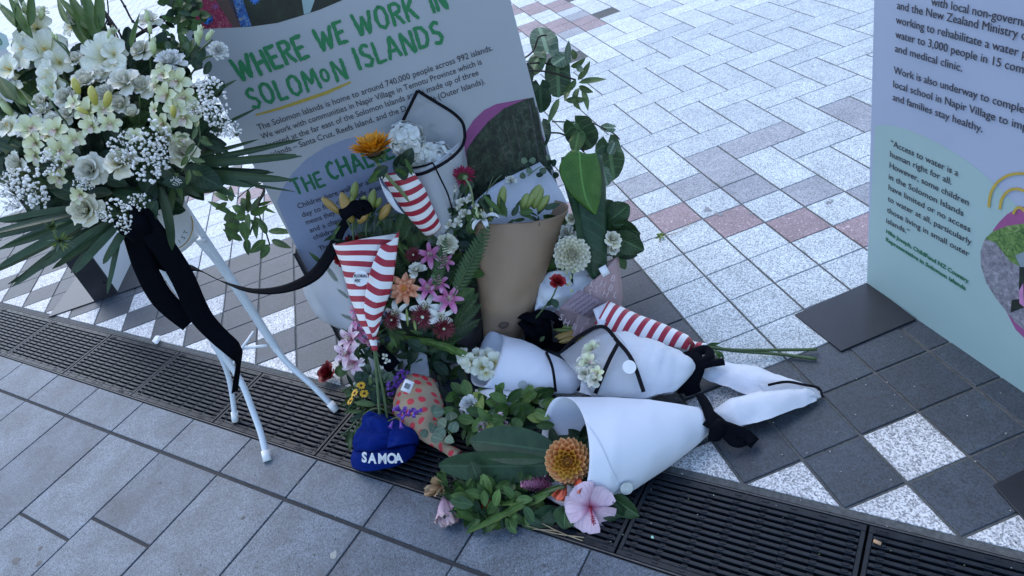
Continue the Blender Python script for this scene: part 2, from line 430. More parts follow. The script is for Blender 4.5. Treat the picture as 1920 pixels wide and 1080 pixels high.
# ================================================================ THE BOARDS
class Board:
    def __init__(s, name, label, A, deg, width, mat, height=2.0, group='information boards'):
        a = radians(deg); s.A = V((A[0], A[1], 0)); s.e = V((cos(a), sin(a), 0)); s.n = V((sin(a), -cos(a), 0)); s.a = a
        s.root = thing(name, label, 'information board', s.A, group)
        mb = MB(); M = Matrix.Translation(s.A) @ Matrix.Rotation(a, 4, 'Z')
        box(mb, (width/2, .006, height/2+.004), (width, .012, height-.004), 0, M)
        o = mb.build('panel', mat, s.root, smooth=False)
        md = o.modifiers.new('b', 'BEVEL'); md.width = .0015; md.segments = 2
    def uv(s, x, y):
        r = ray(x, y); t = (s.A-CAM).dot(s.n)/r.dot(s.n); X = CAM+r*t-s.A; return X.dot(s.e), X.z
    def pt(s, u, v, off=0): return s.A+s.e*u+V((0, 0, v))+s.n*off
    def off(s, x, y, o):              # point seen at (x, y) lying o metres in front of the board
        r = ray(x, y); t = ((s.A+s.n*o)-CAM).dot(s.n)/r.dot(s.n); return CAM+r*t
    def dep(s, x, y, o=0): return dep(s.off(x, y, o))
    def text(s, st, x0, y0, x1, y1, size, mat, bold=0, name='lettering'):
        u0, v0 = s.uv(x0, y0); u1, v1 = s.uv(x1, y1); ang = math.atan2(v1-v0, u1-u0); L = math.hypot(u1-u0, v1-v0)
        R = Matrix((s.e*cos(ang)+V((0, 0, sin(ang))), -s.e*sin(ang)+V((0, 0, cos(ang))), s.n)).transposed().to_4x4()
        return flat_text(name, st, size, mat, Matrix.Translation(s.pt(u0, v0, .0022)) @ R, s.root, .0006, L, bold=bold)
    def poly(s, name, pxs, mat, layer=1, curve=True, uvs=False):
        q = [V(p+(0,)) for p in clip(clip([s.uv(*p) for p in pxs], lambda a: .001-a[0]), lambda a: a[0]-.904)]
        vs = [s.pt(p.x, p.y, .0004*layer) for p in q]; vb = [s.pt(p.x, p.y, .0001) for p in q]
        k = len(vs); bm = bmesh.new(); bv = [bm.verts.new(v) for v in vs]; f = bm.faces.new(bv)
        bmesh.ops.triangulate(bm, faces=[f], ngon_method='EAR_CLIP')
        me = bpy.data.meshes.new(name); bm.to_mesh(me); bm.free(); me.materials.append(mat)
        o = bpy.data.objects.new(name, me); COL.objects.link(o); adopt(o, s.root); return o
    def brush(s, word, x0, y0, x1, y1, xt, yt, mat, drop=(), small=()):
        # painted capitals: strokes with ragged edges
        u0, v0 = s.uv(x0, y0); u1, v1 = s.uv(x1, y1); ut, vt = s.uv(xt, yt)
        ex = V((u1-u0, v1-v0)); ey = V((ut-u0, vt-v0)); L = ex.length; exn = ex.normalized()
        h = ey.dot(V((-exn.y, exn.x))); eyn = V((-exn.y, exn.x))
        adv = [GLY[c][0]*(.8 if i in small else 1) for i, c in enumerate(word)]; gap = .16; tot = sum(adv)+gap*(len(word)-1)
        k = L/tot; mb = MB(); x = 0; rr = random.Random(len(word)*7+int(x0))
        for i, c in enumerate(word):
            sc = .62 if i in small else 1; oy = .22 if i in small else rr.uniform(-.03, .05)
            for st in GLY[c][1]:
                pts = []
                for a in range(len(st)-1):
                    p, q = V(st[a]), V(st[a+1]); nn = max(2, int((q-p).length*9))
                    for b in range(nn): pts.append(p.lerp(q, b/nn))
                pts.append(V(st[-1])); N = len(pts); vs = []
                wd = .082*(.85 if i in small else 1)
                for a in range(N):
                    t = (pts[min(a+1, N-1)]-pts[max(a-1, 0)]); T = V((t.x*k, t.y*h)).normalized(); nrm = V((-T.y, T.x))
                    c0 = V(((x+pts[a].x*sc)*k, (pts[a].y*sc+oy)*h))
                    e = .75 if a in (0, N-1) else 1
                    for sg in (-1, 1):
                        q = c0+nrm*sg*wd*h*e*(1+rr.uniform(-.22, .22))+T*(rr.uniform(-.03, .03)*h)
                        uu = V((u0, v0))+exn*q.x+eyn*q.y; vs.append(s.pt(uu.x, uu.y, .0016+.00012*(i % 3)+.00004*GLY[c][1].index(st)))
                mb.add(vs, [(2*a, 2*a+1, 2*a+3, 2*a+2) for a in range(N-1)])
            x += adv[i]+gap
        return mb.build('painted_title', mat, s.root, smooth=False)
GLY = {
 'W': (1.0, [[(.02, 1), (.22, 0)], [(.22, 0), (.5, .8)], [(.5, .8), (.68, 0)], [(.68, 0), (.98, 1)]]),
 'H': (.66, [[(.06, 1), (.06, 0)], [(.6, 1), (.6, 0)], [(.06, .5), (.6, .52)]]),
 'E': (.58, [[(.06, 1), (.06, 0)], [(.06, .93), (.58, .95)], [(.06, .5), (.5, .52)], [(.06, .06), (.58, .08)]]),
 'R': (.62, [[(.06, 1), (.06, 0)], [(.06, .94), (.4, .95), (.56, .8), (.5, .6), (.1, .5)], [(.28, .5), (.6, 0)]]),
 'O': (.72, [[(.36, .98), (.14, .82), (.07, .5), (.14, .18), (.36, .03), (.6, .18), (.66, .5), (.58, .84), (.34, .98)]]),
 'K': (.64, [[(.06, 1), (.06, 0)], [(.58, 1), (.12, .46)], [(.22, .55), (.62, 0)]]),
 'I': (.16, [[(.08, 1), (.08, 0)]]),
 'N': (.68, [[(.06, 0), (.06, 1)], [(.06, 1), (.6, 0)], [(.6, 0), (.62, 1)]]),
 'S': (.58, [[(.52, .86), (.3, .98), (.08, .82), (.14, .6), (.42, .46), (.54, .26), (.36, .04), (.04, .14)]]),
 'L': (.52, [[(.06, 1), (.06, 0)], [(.06, .06), (.52, .08)]]),
 'M': (.86, [[(.06, 0), (.14, 1)], [(.14, 1), (.42, .3)], [(.42, .3), (.7, 1)], [(.7, 1), (.82, 0)]]),
 'A': (.7, [[(.02, 0), (.34, 1)], [(.34, 1), (.68, 0)], [(.14, .34), (.56, .34)]]),
 'D': (.66, [[(.06, 1), (.06, 0)], [(.06, .95), (.4, .88), (.6, .6), (.58, .34), (.4, .1), (.06, .05)]]),
 'T': (.66, [[(.0, .94), (.66, .97)], [(.33, .95), (.33, 0)]]),
 'C': (.6, [[(.56, .82), (.36, .97), (.12, .8), (.07, .5), (.14, .18), (.36, .04), (.58, .18)]]),
 'G': (.66, [[(.56, .84), (.36, .97), (.12, .8), (.07, .5), (.14, .18), (.38, .04), (.6, .2), (.6, .46), (.36, .46)]]),
}
def photo_mat(name, cols, scale=30, det=8, dist=1.5, stretch=(1, 1, 1)):
    m, n, b = newmat(name); p = wpos(n); mp = N_(n, 'ShaderNodeMapping'); n.links.new(p, mp.inputs[0]); mp.inputs['Scale'].default_value = stretch
    f = noisetex(n, scale, det, .72, mp.outputs[0], dist); k = len(cols)
    n.links.new(ramp(n, f, [(.32+.36*i/(k-1), c) for i, c in enumerate(cols)]), b.inputs['Base Color']); b.inputs['Roughness'].default_value = .5
    return m
M_forest = photo_mat('forest photo print', [(.006, .009, .010), (.014, .022, .018), (.035, .055, .036), (.10, .13, .10)], 42, 12, .7, (1, 1, .8))
M_trunk = photo_mat('grey trunk photo print', [(.02, .025, .025), (.06, .065, .06), (.12, .12, .11)], 60, 5)
M_bush = photo_mat('bush photo print', [(.01, .03, .01), (.05, .12, .03), (.14, .24, .06), (.3, .35, .2)], 60, 9)
M_road = photo_mat('gravel photo print', [(.09, .09, .12), (.2, .2, .24), (.36, .36, .42)], 90, 9, .3)
M_shade = photo_mat('dark photo print', [(.006, .008, .01), (.012, .02, .015), (.02, .04, .02)], 14, 5)
M_skin = plain('brown skin print', (.09, .05, .045), .55, .1, 8)
M_redcloth = photo_mat('red floral print', [(.10, .01, .03), (.25, .015, .06), (.30, .03, .08), (.4, .25, .22)], 70, 3, 2)
M_bluecloth = photo_mat('blue floral print', [(.01, .03, .10), (.02, .08, .3), (.06, .2, .45), (.35, .25, .1)], 60, 3, 2)
M_petblue = plain('bright blue print', (.05, .2, .62), .5)
M_blkT = plain('black print', (.008, .009, .012), .5)

# --- first board: behind the flowers
B1 = Board('information_board', 'tall grey-white board headed WHERE WE WORK IN SOLOMON ISLANDS behind the pile of bouquets', (.2582, -1.4064), 87.3, .905, M_panel)
B1.poly('photo_print', [(300, 60), (345, 56), (410, 53), (470, 50), (520, 43), (560, 31), (600, 18), (640, 0), (670, -14), (760, -50), (960, -70), (940, -130), (200, -130)], M_shade, 1)
B1.poly('photo_print', [(352, 55), (362, 20), (385, -20), (410, -40), (430, 0), (437, 51), (410, 53)], M_redcloth, 2)
B1.poly('photo_print', [(385, -30), (437, 51), (452, 51), (420, -60)], M_skin, 3)
B1.poly('photo_print', [(410, -40), (452, 50), (472, 49), (452, -10), (440, -60)], M_bluecloth, 3)
B1.poly('photo_print', [(570, 27), (582, 23), (590, 0), (600, -40), (560, -40)], M_mint, 2)
B1.poly('photo_print', [(640, 0), (655, -8), (680, -30), (660, -40)], plain('leaf green print', (.05, .2, .04)), 2)
for cx_, cy_, r_ in ((388, 35, 12), (478, 0, 10), (368, 8, 7), (404, 12, 7)):
    pts = []
    for k in range(18):
        rr_ = r_ if k % 2 == 0 else r_*.42; pts.append((cx_+rr_*cos(k*pi/9), cy_+rr_*sin(k*pi/9)))
    B1.poly('printed_flower', pts, M_petblue if r_ > 9 else M_purp, 5)
circ = [(355+0, 640)]
B1.poly('lavender_shape', [(519, 380), (530, 352), (548, 325), (575, 298), (610, 275), (650, 260), (700, 252), (760, 256), (830, 285), (880, 330), (905, 400), (920, 520), (940, 690), (648, 652), (585, 528)], M_lav, 1)
B1.poly('magenta_shape', [(872, 285), (869, 262), (875, 245), (888, 225), (908, 206), (930, 195), (962, 189), (990, 184), (1020, 260), (1040, 380), (900, 420)], M_purp, 2)
B1.poly('forest_photo', [(874, 282), (890, 258), (915, 228), (945, 203), (985, 186), (1000, 182), (1035, 330), (1055, 420), (900, 470), (878, 330)], M_forest, 3)
for k, (xa, ya, xb, yb, w_) in enumerate(((960, 215, 985, 330, 3), (975, 200, 1000, 320, 2), (990, 190, 1012, 315, 4), (945, 225, 962, 300, 2), (1005, 200, 1024, 310, 3), (930, 240, 948, 300, 2))): B1.poly('forest_photo', [(xa, ya), (xa+w_*.7, ya), (xb+w_, yb), (xb, yb)], M_trunk, 4)
for a in (('WHERE', 452, 155, 581, 107, 427, 113), ('WE', 601, 97, 655, 81, 580, 56), ('WORK', 673, 71, 786, 35, 655, 30), ('IN', 813, 26, 841, 16, 795, -15),
          ('ISLANDS', 674, 132, 834, 80, 660, 90)):
    B1.brush(*a, M_greenT)
B1.brush('SOLOMON', 473, 205, 655, 149, 454, 168, M_greenT, small=(5,))
B1.brush('THE', 555, 367, 612, 348, 541, 339, M_greenD); B1.brush('CHALLENGES', 622, 340, 828, 265, 612, 306, M_greenD)
B1.poly('underline', [(478, 214), (520, 202), (560, 188), (610, 171), (657, 152), (659, 155), (615, 176), (565, 193), (520, 207), (480, 217)], M_yel, 3)
for st, x0, y0, x1, y1 in (('The Solomon Islands is home to around 740,000 people across 992 islands.', 485.5, 244, 924, 94),
    ('We work with communities in Napir Village in Temotu Province which is', 492, 261, 904, 120),
    ('located at the far east of the Solomon Islands and is made up of three', 503, 277, 898, 140),
    ('islands \u2013 Santa Cruz, Reefs Island, and the Duff Islands (Outer Islands).', 511, 294, 910, 156),
    ('Children here walk for almost', 560, 391, 722, 334), ('day to find clean, safe drink', 568, 407, 722, 352), ('means they', 575, 421, 629, 402),
    ('and a chan', 582, 436, 640, 416), ('children', 589, 449, 634, 434), ('The', 600, 470, 618, 464), ('e', 606, 482, 612, 480)):
    B1.text(st, x0, y0, x1, y1, .0265, M_ink)
# --- second board: right edge of the picture
B2 = Board('information_board', 'tall pale lilac and mint board at the right edge, text beginning Access to water', (.9612, .2111), 2.6, .905, M_panel2)
B2.poly('mint_shape', [(1625, 533), (1633, 380), (1641, 236), (1655, 234), (1675, 236), (1700, 242), (1735, 256), (1770, 274), (1810, 299), (1840, 322), (1870, 349), (1920, 398), (1990, 480), (2100, 640), (2150, 880), (2080, 860), (1920, 744)], M_mint, 1)
B2.poly('magenta_shape', [(1862, 432), (1874, 416), (1888, 402), (1905, 392), (1930, 384), (1990, 390), (2060, 470), (2080, 620), (2040, 700), (1960, 672), (1905, 618), (1880, 570)], M_purp, 2)
B2.poly('gravel_photo', [(1925, 418), (1890, 423), (1862, 434), (1846, 450), (1839, 472), (1840, 498), (1850, 530), (1870, 562), (1905, 605), (1960, 650), (2030, 680), (2060, 600), (2040, 480), (1980, 425)], M_road, 3)
B2.poly('bush_photo', [(1925, 418), (1890, 423), (1862, 434), (1848, 447), (1868, 455), (1895, 490), (1925, 505), (2000, 520), (2030, 470), (1980, 425)], M_bush, 4)
B2.poly('photo_print', [(1913, 492), (1935, 492), (1945, 570), (1915, 578), (1896, 586), (1898, 562), (1912, 560), (1912, 530)], M_shade, 5)
B2.poly('photo_print', [(1905, 478), (1925, 470), (1940, 500), (1915, 500)], plain('grey blue print', (.2, .25, .3)), 6)
B2.poly('photo_print', [(1912, 545), (1920, 530), (1922, 575), (1913, 568)], plain('pink print', (.45, .2, .4)), 6)
def arc(b, pts, wd, mat):
    q = smooth([V(p+(0,)) for p in pts], 6); o = []; i_ = []
    for k, p in enumerate(q):
        t = (q[min(k+1, len(q)-1)]-q[max(k-1, 0)]).normalized(); n = V((-t.y, t.x, 0))*wd
        o.append((p.x+n.x, p.y+n.y)); i_.append((p.x-n.x, p.y-n.y))
    mb = MB(); vs = [b.pt(*b.uv(*q_), .002) for pr_ in zip(o, i_) for q_ in pr_]
    mb.add(vs, [(2*k, 2*k+1, 2*k+3, 2*k+2) for k in range(len(o)-1)]); mb.build('mustard_arc', mat, b.root, smooth=False)
arc(B2, [(1855, 388), (1859, 362), (1872, 341), (1893, 328), (1920, 325), (1950, 333)], 2.7, M_yel)
arc(B2, [(1876, 392), (1880, 372), (1893, 357), (1910, 354), (1930, 362), (1945, 380)], 2.7, M_yel)
arc(B2, [(1901, 401), (1907, 390), (1917, 390), (1930, 405)], 2.7, M_yel)
for st, x0, y0, x1, y1 in (('with local non-governm', 1747, 9, 1935, 52), ('and the New Zealand Ministry of', 1683, 16, 1934, 77), ('working to rehabilitate a water pu', 1681, 43, 1937, 112),
    ('water to 3,000 people in 15 comm', 1680, 70, 1937, 142), ('and medical clinic.', 1679, 96, 1805, 134), ('Work is also underway to complete', 1677, 137, 1938, 217),
    ('local school in Napir Village to impr', 1676, 163, 1937, 249), ('and families stay healthy.', 1675, 187, 1843, 248)):
    B2.text(st, x0, y0, x1, y1, .0265, M_ink)
for st, x0, y0, x1, y1 in (('\u201cAccess to water is a', 1671, 272, 1797, 330), ('human right for all.', 1670, 293, 1785, 346), ('However, some children', 1669, 314, 1817, 385),
    ('in the Solomon Islands', 1667.5, 335, 1807, 405), ('have limited or no access', 1667, 355, 1820, 435), ('to water at all, particularly', 1665.5, 376, 1822, 459),
    ('those living in small outer', 1664, 397, 1818, 481), ('islands.\u201d', 1663, 417, 1706, 440)):
    B2.text(st, x0, y0, x1, y1, .0245, M_ink)
B2.text('Hika Joseph, ChildFund NZ Country', 1662.6, 436, 1817, 531, .0178, M_greenD, .0004); B2.text('Representative in Solomon Islands', 1662, 451, 1811, 544, .0178, M_greenD, .0004)
# --- third board: far left
B3 = Board('information_board', 'narrow-looking white board with black upright at the left, partly behind the white flower spray', (-.8875, -2.4902), 176, .45, M_panel)
B3.poly('mint_shape', [(0, 60), (12, 66), (18, 84), (10, 92), (-12, 96), (-12, 60)], M_mint, 1)
B3.text('the world to purify water in', 5, 144, 56, 110, .03, M_ink); B3.text('100 litres of safe drinking water', 20, 160, 68, 127, .03, M_ink); B3.text('solar powered', 53, 186, 76, 167, .03, M_ink)
arc(B3, [(-2, 112), (8, 106), (15, 101)], 1, M_yel)
B3.text('90', -10, 92, 6, 82, .06, M_greenD)
def plate(b, quad, name='base_plate', z=.006):
    mb = MB(); pts = [(p.x, p.y) for p in (G(*q) for q in quad)]
    ar = sum(pts[i][0]*pts[(i+1) % 4][1]-pts[(i+1) % 4][0]*pts[i][1] for i in range(4))
    if ar < 0: pts = pts[::-1]
    vs, fs = slab_mesh(pts, z, .0012, .001); mb.add(vs, fs); return mb.build(name, M_plate, b.root, smooth=False)
plate(B2, [(1490, 592), (1628, 531), (1717, 601), (1577, 661)])
plate(B2, [(1862, 912), (1960, 862), (2100, 980), (1985, 1050)])
plate(B3, [(92, 596), (300, 525), (330, 430), (180, 470)])
up = MB(); e3 = B3.n
a0 = B3.pt(0, 0); 
for (da, db) in ((.002, .13),):
    q0 = B3.A+B3.e*(-.001); nn = G(179, 563)-G(221, 547); nn.z = 0; nn = nn.normalized()*.115
    t = B3.e*(-.006)
    vs = [q0+t*k+nn*m+V((0, 0, z)) for k in (0, 1) for m in (0, 1) for z in (.006, .9)]
    up.add(vs, [(0, 1, 3, 2), (4, 6, 7, 5), (0, 4, 5, 1), (2, 3, 7, 6), (0, 2, 6, 4), (1, 5, 7, 3)])
upo = up.build('black_upright', M_plate, B3.root, smooth=False)
nd = nn.normalized()
for x_, y_ in ((172, 538), (195, 529)):
    r = ray(x_, y_); nrm = B3.e; t = (B3.A-B3.e*.008-CAM).dot(nrm)/r.dot(nrm); c = CAM+r*t
    mb = MB(); tube(mb, [c, c-B3.e*.004], .006, 10); mb.build('screw', M_iron, upo)
r = ray(177, 553); t = (B3.A-B3.e*.009-CAM).dot(B3.e)/r.dot(B3.e); c = CAM+r*t
R = Matrix((-nd, V((0, 0, 1)), (-nd).cross(V((0, 0, 1))))).transposed().to_4x4()
flat_text('maker_mark', 'calibr.', .026, M_wtext, Matrix.Translation(c) @ R, upo, .0006)
# foot of the first board
mb = MB(); box(mb, (-.008, .02, .22), (.008, .09, .43), 0, Matrix.Translation(B1.A) @ Matrix.Rotation(B1.a, 4, 'Z')); mb.build('black_upright', M_plate, B1.root, smooth=False)

# ================================================================ PLANT MATERIALS
def petalmat(name, stops, rough=.55, nz=.06, sss=.0, vein=0, spots=None, rnd=.06):
    m, n, b = newmat(name); tc = N_(n, 'ShaderNodeTexCoord'); sp = N_(n, 'ShaderNodeSeparateXYZ'); n.links.new(tc.outputs['UV'], sp.inputs[0])
    c = ramp(n, sp.outputs[1], stops)
    f = noisetex(n, 90, 3, .6, wpos(n)); c = mix(n, 1.0, c, ramp(n, f, [(.3, (1-nz*2,)*3), (.7, (1, 1, 1))]), 'MULTIPLY')
    r = irand(n); c = mix(n, 1.0, c, ramp(n, r, [(0, (1-rnd*2, 1-rnd*1.8, 1-rnd*2.2)), (1, (1, 1, 1))]), 'MULTIPLY')
    if vein:
        cb = N_(n, 'ShaderNodeCombineXYZ'); n.links.new(math_(n, 'MULTIPLY', sp.outputs[0], 14), cb.inputs[0]); n.links.new(math_(n, 'MULTIPLY', sp.outputs[1], 1.2), cb.inputs[1])
        v = noisetex(n, 1.6, 2, .5, cb.outputs[0]); c = mix(n, vein, c, ramp(n, v, [(.35, (.55,)*3), (.6, (1, 1, 1))]), 'MULTIPLY'); bump(n, b, v, .3, .001)
    if spots:
        v = N_(n, 'ShaderNodeTexVoronoi'); v.inputs['Scale'].default_value = 260; n.links.new(wpos(n), v.inputs['Vector'])
        k = math_(n, 'MULTIPLY', math_(n, 'LESS_THAN', v.outputs['Distance'], .28), math_(n, 'LESS_THAN', sp.outputs[1], .6)); c = mix(n, k, c, spots)
    n.links.new(c, b.inputs['Base Color']); b.inputs['Roughness'].default_value = rough
    b.inputs['Subsurface Weight'].default_value = sss; b.inputs['Subsurface Radius'].default_value = (.004, .003, .002); b.inputs['Subsurface Scale'].default_value = 1
    return m
def leafmat(name, lo, hi, rough=.5, veins=10, tint=None, rnd=.25, coat=.0, vs=.25):
    m, n, b = newmat(name); tc = N_(n, 'ShaderNodeTexCoord'); sp = N_(n, 'ShaderNodeSeparateXYZ'); n.links.new(tc.outputs['UV'], sp.inputs[0])
    f = noisetex(n, 35, 4, .6, wpos(n)); c = ramp(n, f, [(.3, lo), (.72, hi)])
    r = orand(n); c = mix(n, 1.0, c, ramp(n, r, [(0, (1-rnd*1.6,)*3), (.6, (1-rnd*.3,)*3), (1, (1, 1, 1-rnd*.4))]), 'MULTIPLY')
    r2 = irand(n); c = mix(n, 1.0, c, ramp(n, r2, [(0, (1-rnd*1.3,)*3), (1, (1, 1, 1))]), 'MULTIPLY')
    ux = math_(n, 'ABSOLUTE', math_(n, 'SUBTRACT', sp.outputs[0], .5))
    mid = math_(n, 'LESS_THAN', ux, .028)
    ph = math_(n, 'SUBTRACT', math_(n, 'MULTIPLY', sp.outputs[1], veins), math_(n, 'MULTIPLY', ux, veins*.55))
    vv = math_(n, 'LESS_THAN', math_(n, 'FRACT', ph), .13)
    vn = math_(n, 'MAXIMUM', mid, math_(n, 'MULTIPLY', vv, .6))
    c = mix(n, math_(n, 'MULTIPLY', vn, vs), c, tuple(min(1, q*2.4+.03) for q in hi))
    n.links.new(c, b.inputs['Base Color']); b.inputs['Roughness'].default_value = rough; b.inputs['Specular IOR Level'].default_value = .3
    bump(n, b, math_(n, 'ADD', vn, math_(n, 'MULTIPLY', f, .6)), .35, .0012); return m
K = {}
K['cream'] = petalmat('cream petal', [(0, (.48, .44, .20)), (.4, (.74, .70, .50)), (1, (.86, .83, .70))], rnd=.1)
K['white'] = petalmat('white petal', [(0, (.45, .50, .28)), (.35, (.74, .73, .60)), (1, (.86, .84, .77))], vein=.25, rnd=.1)
K['pure'] = petalmat('pure white petal', [(0, (.58, .62, .58)), (1, (.80, .81, .81))])
K['glad'] = petalmat('gladiolus petal', [(0, (.52, .47, .14)), (.25, (.68, .66, .38)), (.6, (.76, .77, .64)), (1, (.79, .80, .72))], vein=.35, rnd=.1)
K['orchid'] = petalmat('green cream orchid petal', [(0, (.55, .56, .22)), (.4, (.70, .72, .42)), (1, (.76, .77, .58))], vein=.25, rough=.4)
K['lip'] = petalmat('orchid lip', [(0, (.62, .48, .20)), (.5, (.72, .60, .54)), (1, (.78, .74, .70))], spots=(.45, .2, .22))
K['bloomg'] = petalmat('greenish bud', [(0, (.25, .34, .10)), (.5, (.50, .58, .30)), (1, (.72, .76, .56))])
K['ybud'] = petalmat('yellow green orchid bud', [(0, (.34, .34, .05)), (.6, (.52, .46, .10)), (1, (.50, .50, .14))], rough=.35)
K['peach'] = petalmat('peach dahlia petal', [(0, (.55, .14, .02)), (.5, (.76, .27, .07)), (.85, (.83, .40, .16)), (1, (.82, .52, .24))], rnd=.12)
K['peachc'] = petalmat('golden dahlia petal', [(0, (.48, .16, .01)), (.6, (.74, .36, .04)), (1, (.80, .48, .10))], rnd=.1)
K['orange'] = petalmat('orange dahlia petal', [(0, (.60, .10, .02)), (.4, (.72, .20, .06)), (1, (.80, .42, .28))], vein=.3)
K['sun'] = petalmat('sunflower petal', [(0, (.55, .16, .01)), (1, (.92, .38, .006))], vein=.3)
K['gerb'] = petalmat('magenta gerbera petal', [(0, (.18, .005, .04)), (1, (.42, .02, .10))], vein=.5)
K['mum'] = petalmat('dark red petal', [(0, (.07, .004, .01)), (1, (.20, .012, .03))], rnd=.15)
K['redrose'] = petalmat('red rose petal', [(0, (.13, .002, .005)), (.7, (.36, .006, .012)), (1, (.42, .01, .02))], rough=.6, rnd=.14)
K['darkrose'] = petalmat('deep crimson petal', [(0, (.07, .002, .004)), (1, (.24, .005, .012))], rnd=.15)
K['pinklily'] = petalmat('pink lily petal', [(0, (.72, .45, .55)), (.4, (.58, .12, .34)), (1, (.74, .42, .62))], vein=.35, spots=(.30, .02, .12))
K['palelily'] = petalmat('pale pink lily petal', [(0, (.52, .14, .30)), (.5, (.74, .46, .58)), (1, (.84, .72, .78))], vein=.35)
K['whitelily'] = petalmat('white lily petal', [(0, (.70, .72, .48)), (.3, (.86, .86, .82)), (1, (.86, .86, .84))], vein=.2)
K['hib'] = petalmat('pink hibiscus petal', [(0, (.24, .01, .05)), (.16, (.48, .16, .28)), (.4, (.70, .48, .60)), (1, (.74, .56, .66))], vein=.5)
K['wilt'] = petalmat('wilted pink petal', [(0, (.42, .2, .25)), (.6, (.62, .40, .50)), (1, (.66, .46, .46))], vein=.7)
K['apricot'] = petalmat('faded apricot petal', [(0, (.45, .26, .10)), (1, (.72, .50, .30))], vein=.7)
K['ginger'] = petalmat('pink ginger bract', [(0, (.40, .10, .20)), (1, (.66, .32, .48))], rough=.35)
K['coral'] = petalmat('coral petal', [(0, (.5, .06, .02)), (1, (.80, .17, .09))], rough=.4)
K['violet'] = petalmat('violet petal', [(0, (.26, .12, .40)), (.5, (.13, .03, .32)), (1, (.20, .07, .48))])
K['yellow'] = petalmat('yellow petal', [(0, (.6, .3, .01)), (1, (.85, .52, .02))])
K['stamen'] = plain('brown anther', (.12, .03, .012), .8)
K['pollen'] = plain('golden centre', (.40, .20, .03), .8, .4, 300, .4)
K['seed'] = plain('dark seed centre', (.06, .03, .015), .8, .4, 300, .4)
K['rstam'] = plain('red stamen', (.28, .01, .04), .6)
K['pistil'] = plain('pale style', (.55, .58, .35), .5)
K['breath'] = plain('gypsophila white', (.74, .745, .73), .6, .08, 300)
L_ = {}
L_['dark'] = leafmat('dark green leaf', (.012, .034, .018), (.030, .070, .034), .38, 8)
L_['mid'] = leafmat('mid green leaf', (.036, .085, .022), (.085, .165, .042), .45, 9)
L_['bright'] = leafmat('fresh green leaf', (.055, .12, .022), (.12, .22, .05), .48, 9)
L_['yel'] = leafmat('yellow green leaf', (.13, .19, .03), (.22, .30, .07), .48, 9)
L_['olive'] = leafmat('olive green leaf', (.05, .09, .03), (.12, .18, .06), .4, 7)
L_['pale'] = leafmat('grey green leaf', (.10, .155, .10), (.19, .26, .18), .55, 7)
L_['sheath'] = leafmat('gladiolus sheath', (.045, .095, .028), (.12, .19, .055), .42, 0.01, vs=.1)
L_['palm'] = leafmat('palm blade', (.010, .030, .014), (.030, .065, .028), .42, .01)
L_['ti'] = leafmat('broad tropical leaf', (.014, .040, .020), (.028, .075, .034), .42, 26, vs=.22)
L_['tilit'] = leafmat('bright tropical leaf', (.035, .105, .014), (.070, .165, .028), .4, 22, vs=.35)
L_['hydr'] = leafmat('hydrangea leaf', (.018, .048, .020), (.045, .10, .035), .5, 9, vs=.4)
L_['heart'] = leafmat('heart shaped leaf', (.030, .075, .030), (.075, .14, .055), .42, 6, vs=.35)
L_['heartl'] = leafmat('pale heart shaped leaf', (.06, .11, .06), (.16, .23, .15), .45, 6, vs=.35)
L_['fern'] = leafmat('fern green', (.022, .055, .018), (.05, .10, .03), .5, .01)
L_['bud'] = petalmat('lily bud green', [(0, (.13, .19, .04)), (.6, (.24, .30, .08)), (1, (.30, .34, .12))], rough=.4, vein=.4)
L_['budo'] = petalmat('lily bud apricot', [(0, (.16, .20, .04)), (.4, (.42, .26, .07)), (1, (.46, .32, .10))], rough=.4, vein=.4)
M_stem = plain('green stem', (.055, .095, .03), .5, .2, 40)
M_stemp = plain('pale green stem', (.16, .21, .09), .5, .2, 40)
M_stemd = plain('dark brown vine', (.018, .014, .012), .75, .3, 60, .3)
M_twig = plain('dry straw', (.32, .26, .16), .8, .2, 60)

# ================================================================ PLANT SHAPES (unit sized, facing +Z)
def petal(mb, M, L, W, bend=.5, cup=.3, a=.8, b=.4, ruf=0, nu=4, nv=5, mi=0, base=.12, ph=0, fold=0, tipc=0):
    vs = []; uv = []; y = z = 0; th = 0; mx = (a/(a+b))**a*(b/(a+b))**b
    for i in range(nv+1):
        t = i/nv
        if i: th = bend*(t-.5/nv)+tipc*max(0, t-.7)*3; y += cos(th)/nv*L; z += sin(th)/nv*L
        tt = min(max(t, .001), .999); w = W/2*max(base*(1-t), (tt**a*(1-tt)**b)/mx)
        if i == nv: w = W/2*(.10 if b > .3 else .58 if b < .2 else .4)
        for k in range(nu+1):
            u = k/nu*2-1; zz = cup*u*u*w+fold*abs(u)*w
            if ruf: zz += ruf*W*t*t*sin(u*5.3+ph+t*3)*(.3+abs(u)); yy = ruf*W*.5*sin(u*7+ph*2)*t
            else: yy = 0
            vs.append((u*w, y+(yy-sin(th)*zz), z+zz*cos(th))); uv.append((k/nu, t))
    n = nu+1; mb.add(vs, [(i*n+k, i*n+k+1, (i+1)*n+k+1, (i+1)*n+k) for i in range(nv) for k in range(nu)], mi, uv, M)
def PM(az, el, p=(0, 0, 0), roll=0): return Matrix.Translation(V(p)) @ Matrix.Rotation(az, 4, 'Z') @ Matrix.Rotation(radians(el), 4, 'X') @ Matrix.Rotation(roll, 4, 'Y')
def ball(mb, c, r, mi=0, n=8, m=5, sz=1, t0=0):
    vs = []; uv = []
    for i in range(m+1):
        ph = pi*i/m
        for k in range(n): vs.append((c[0]+r*sin(ph)*cos(2*pi*k/n), c[1]+r*sin(ph)*sin(2*pi*k/n), c[2]+r*sz*cos(ph))); uv.append((k/n, 1-i/m))
    mb.add(vs, [(i*n+k, i*n+(k+1) % n, (i+1)*n+(k+1) % n, (i+1)*n+k) for i in range(m) for k in range(n)], mi, uv)
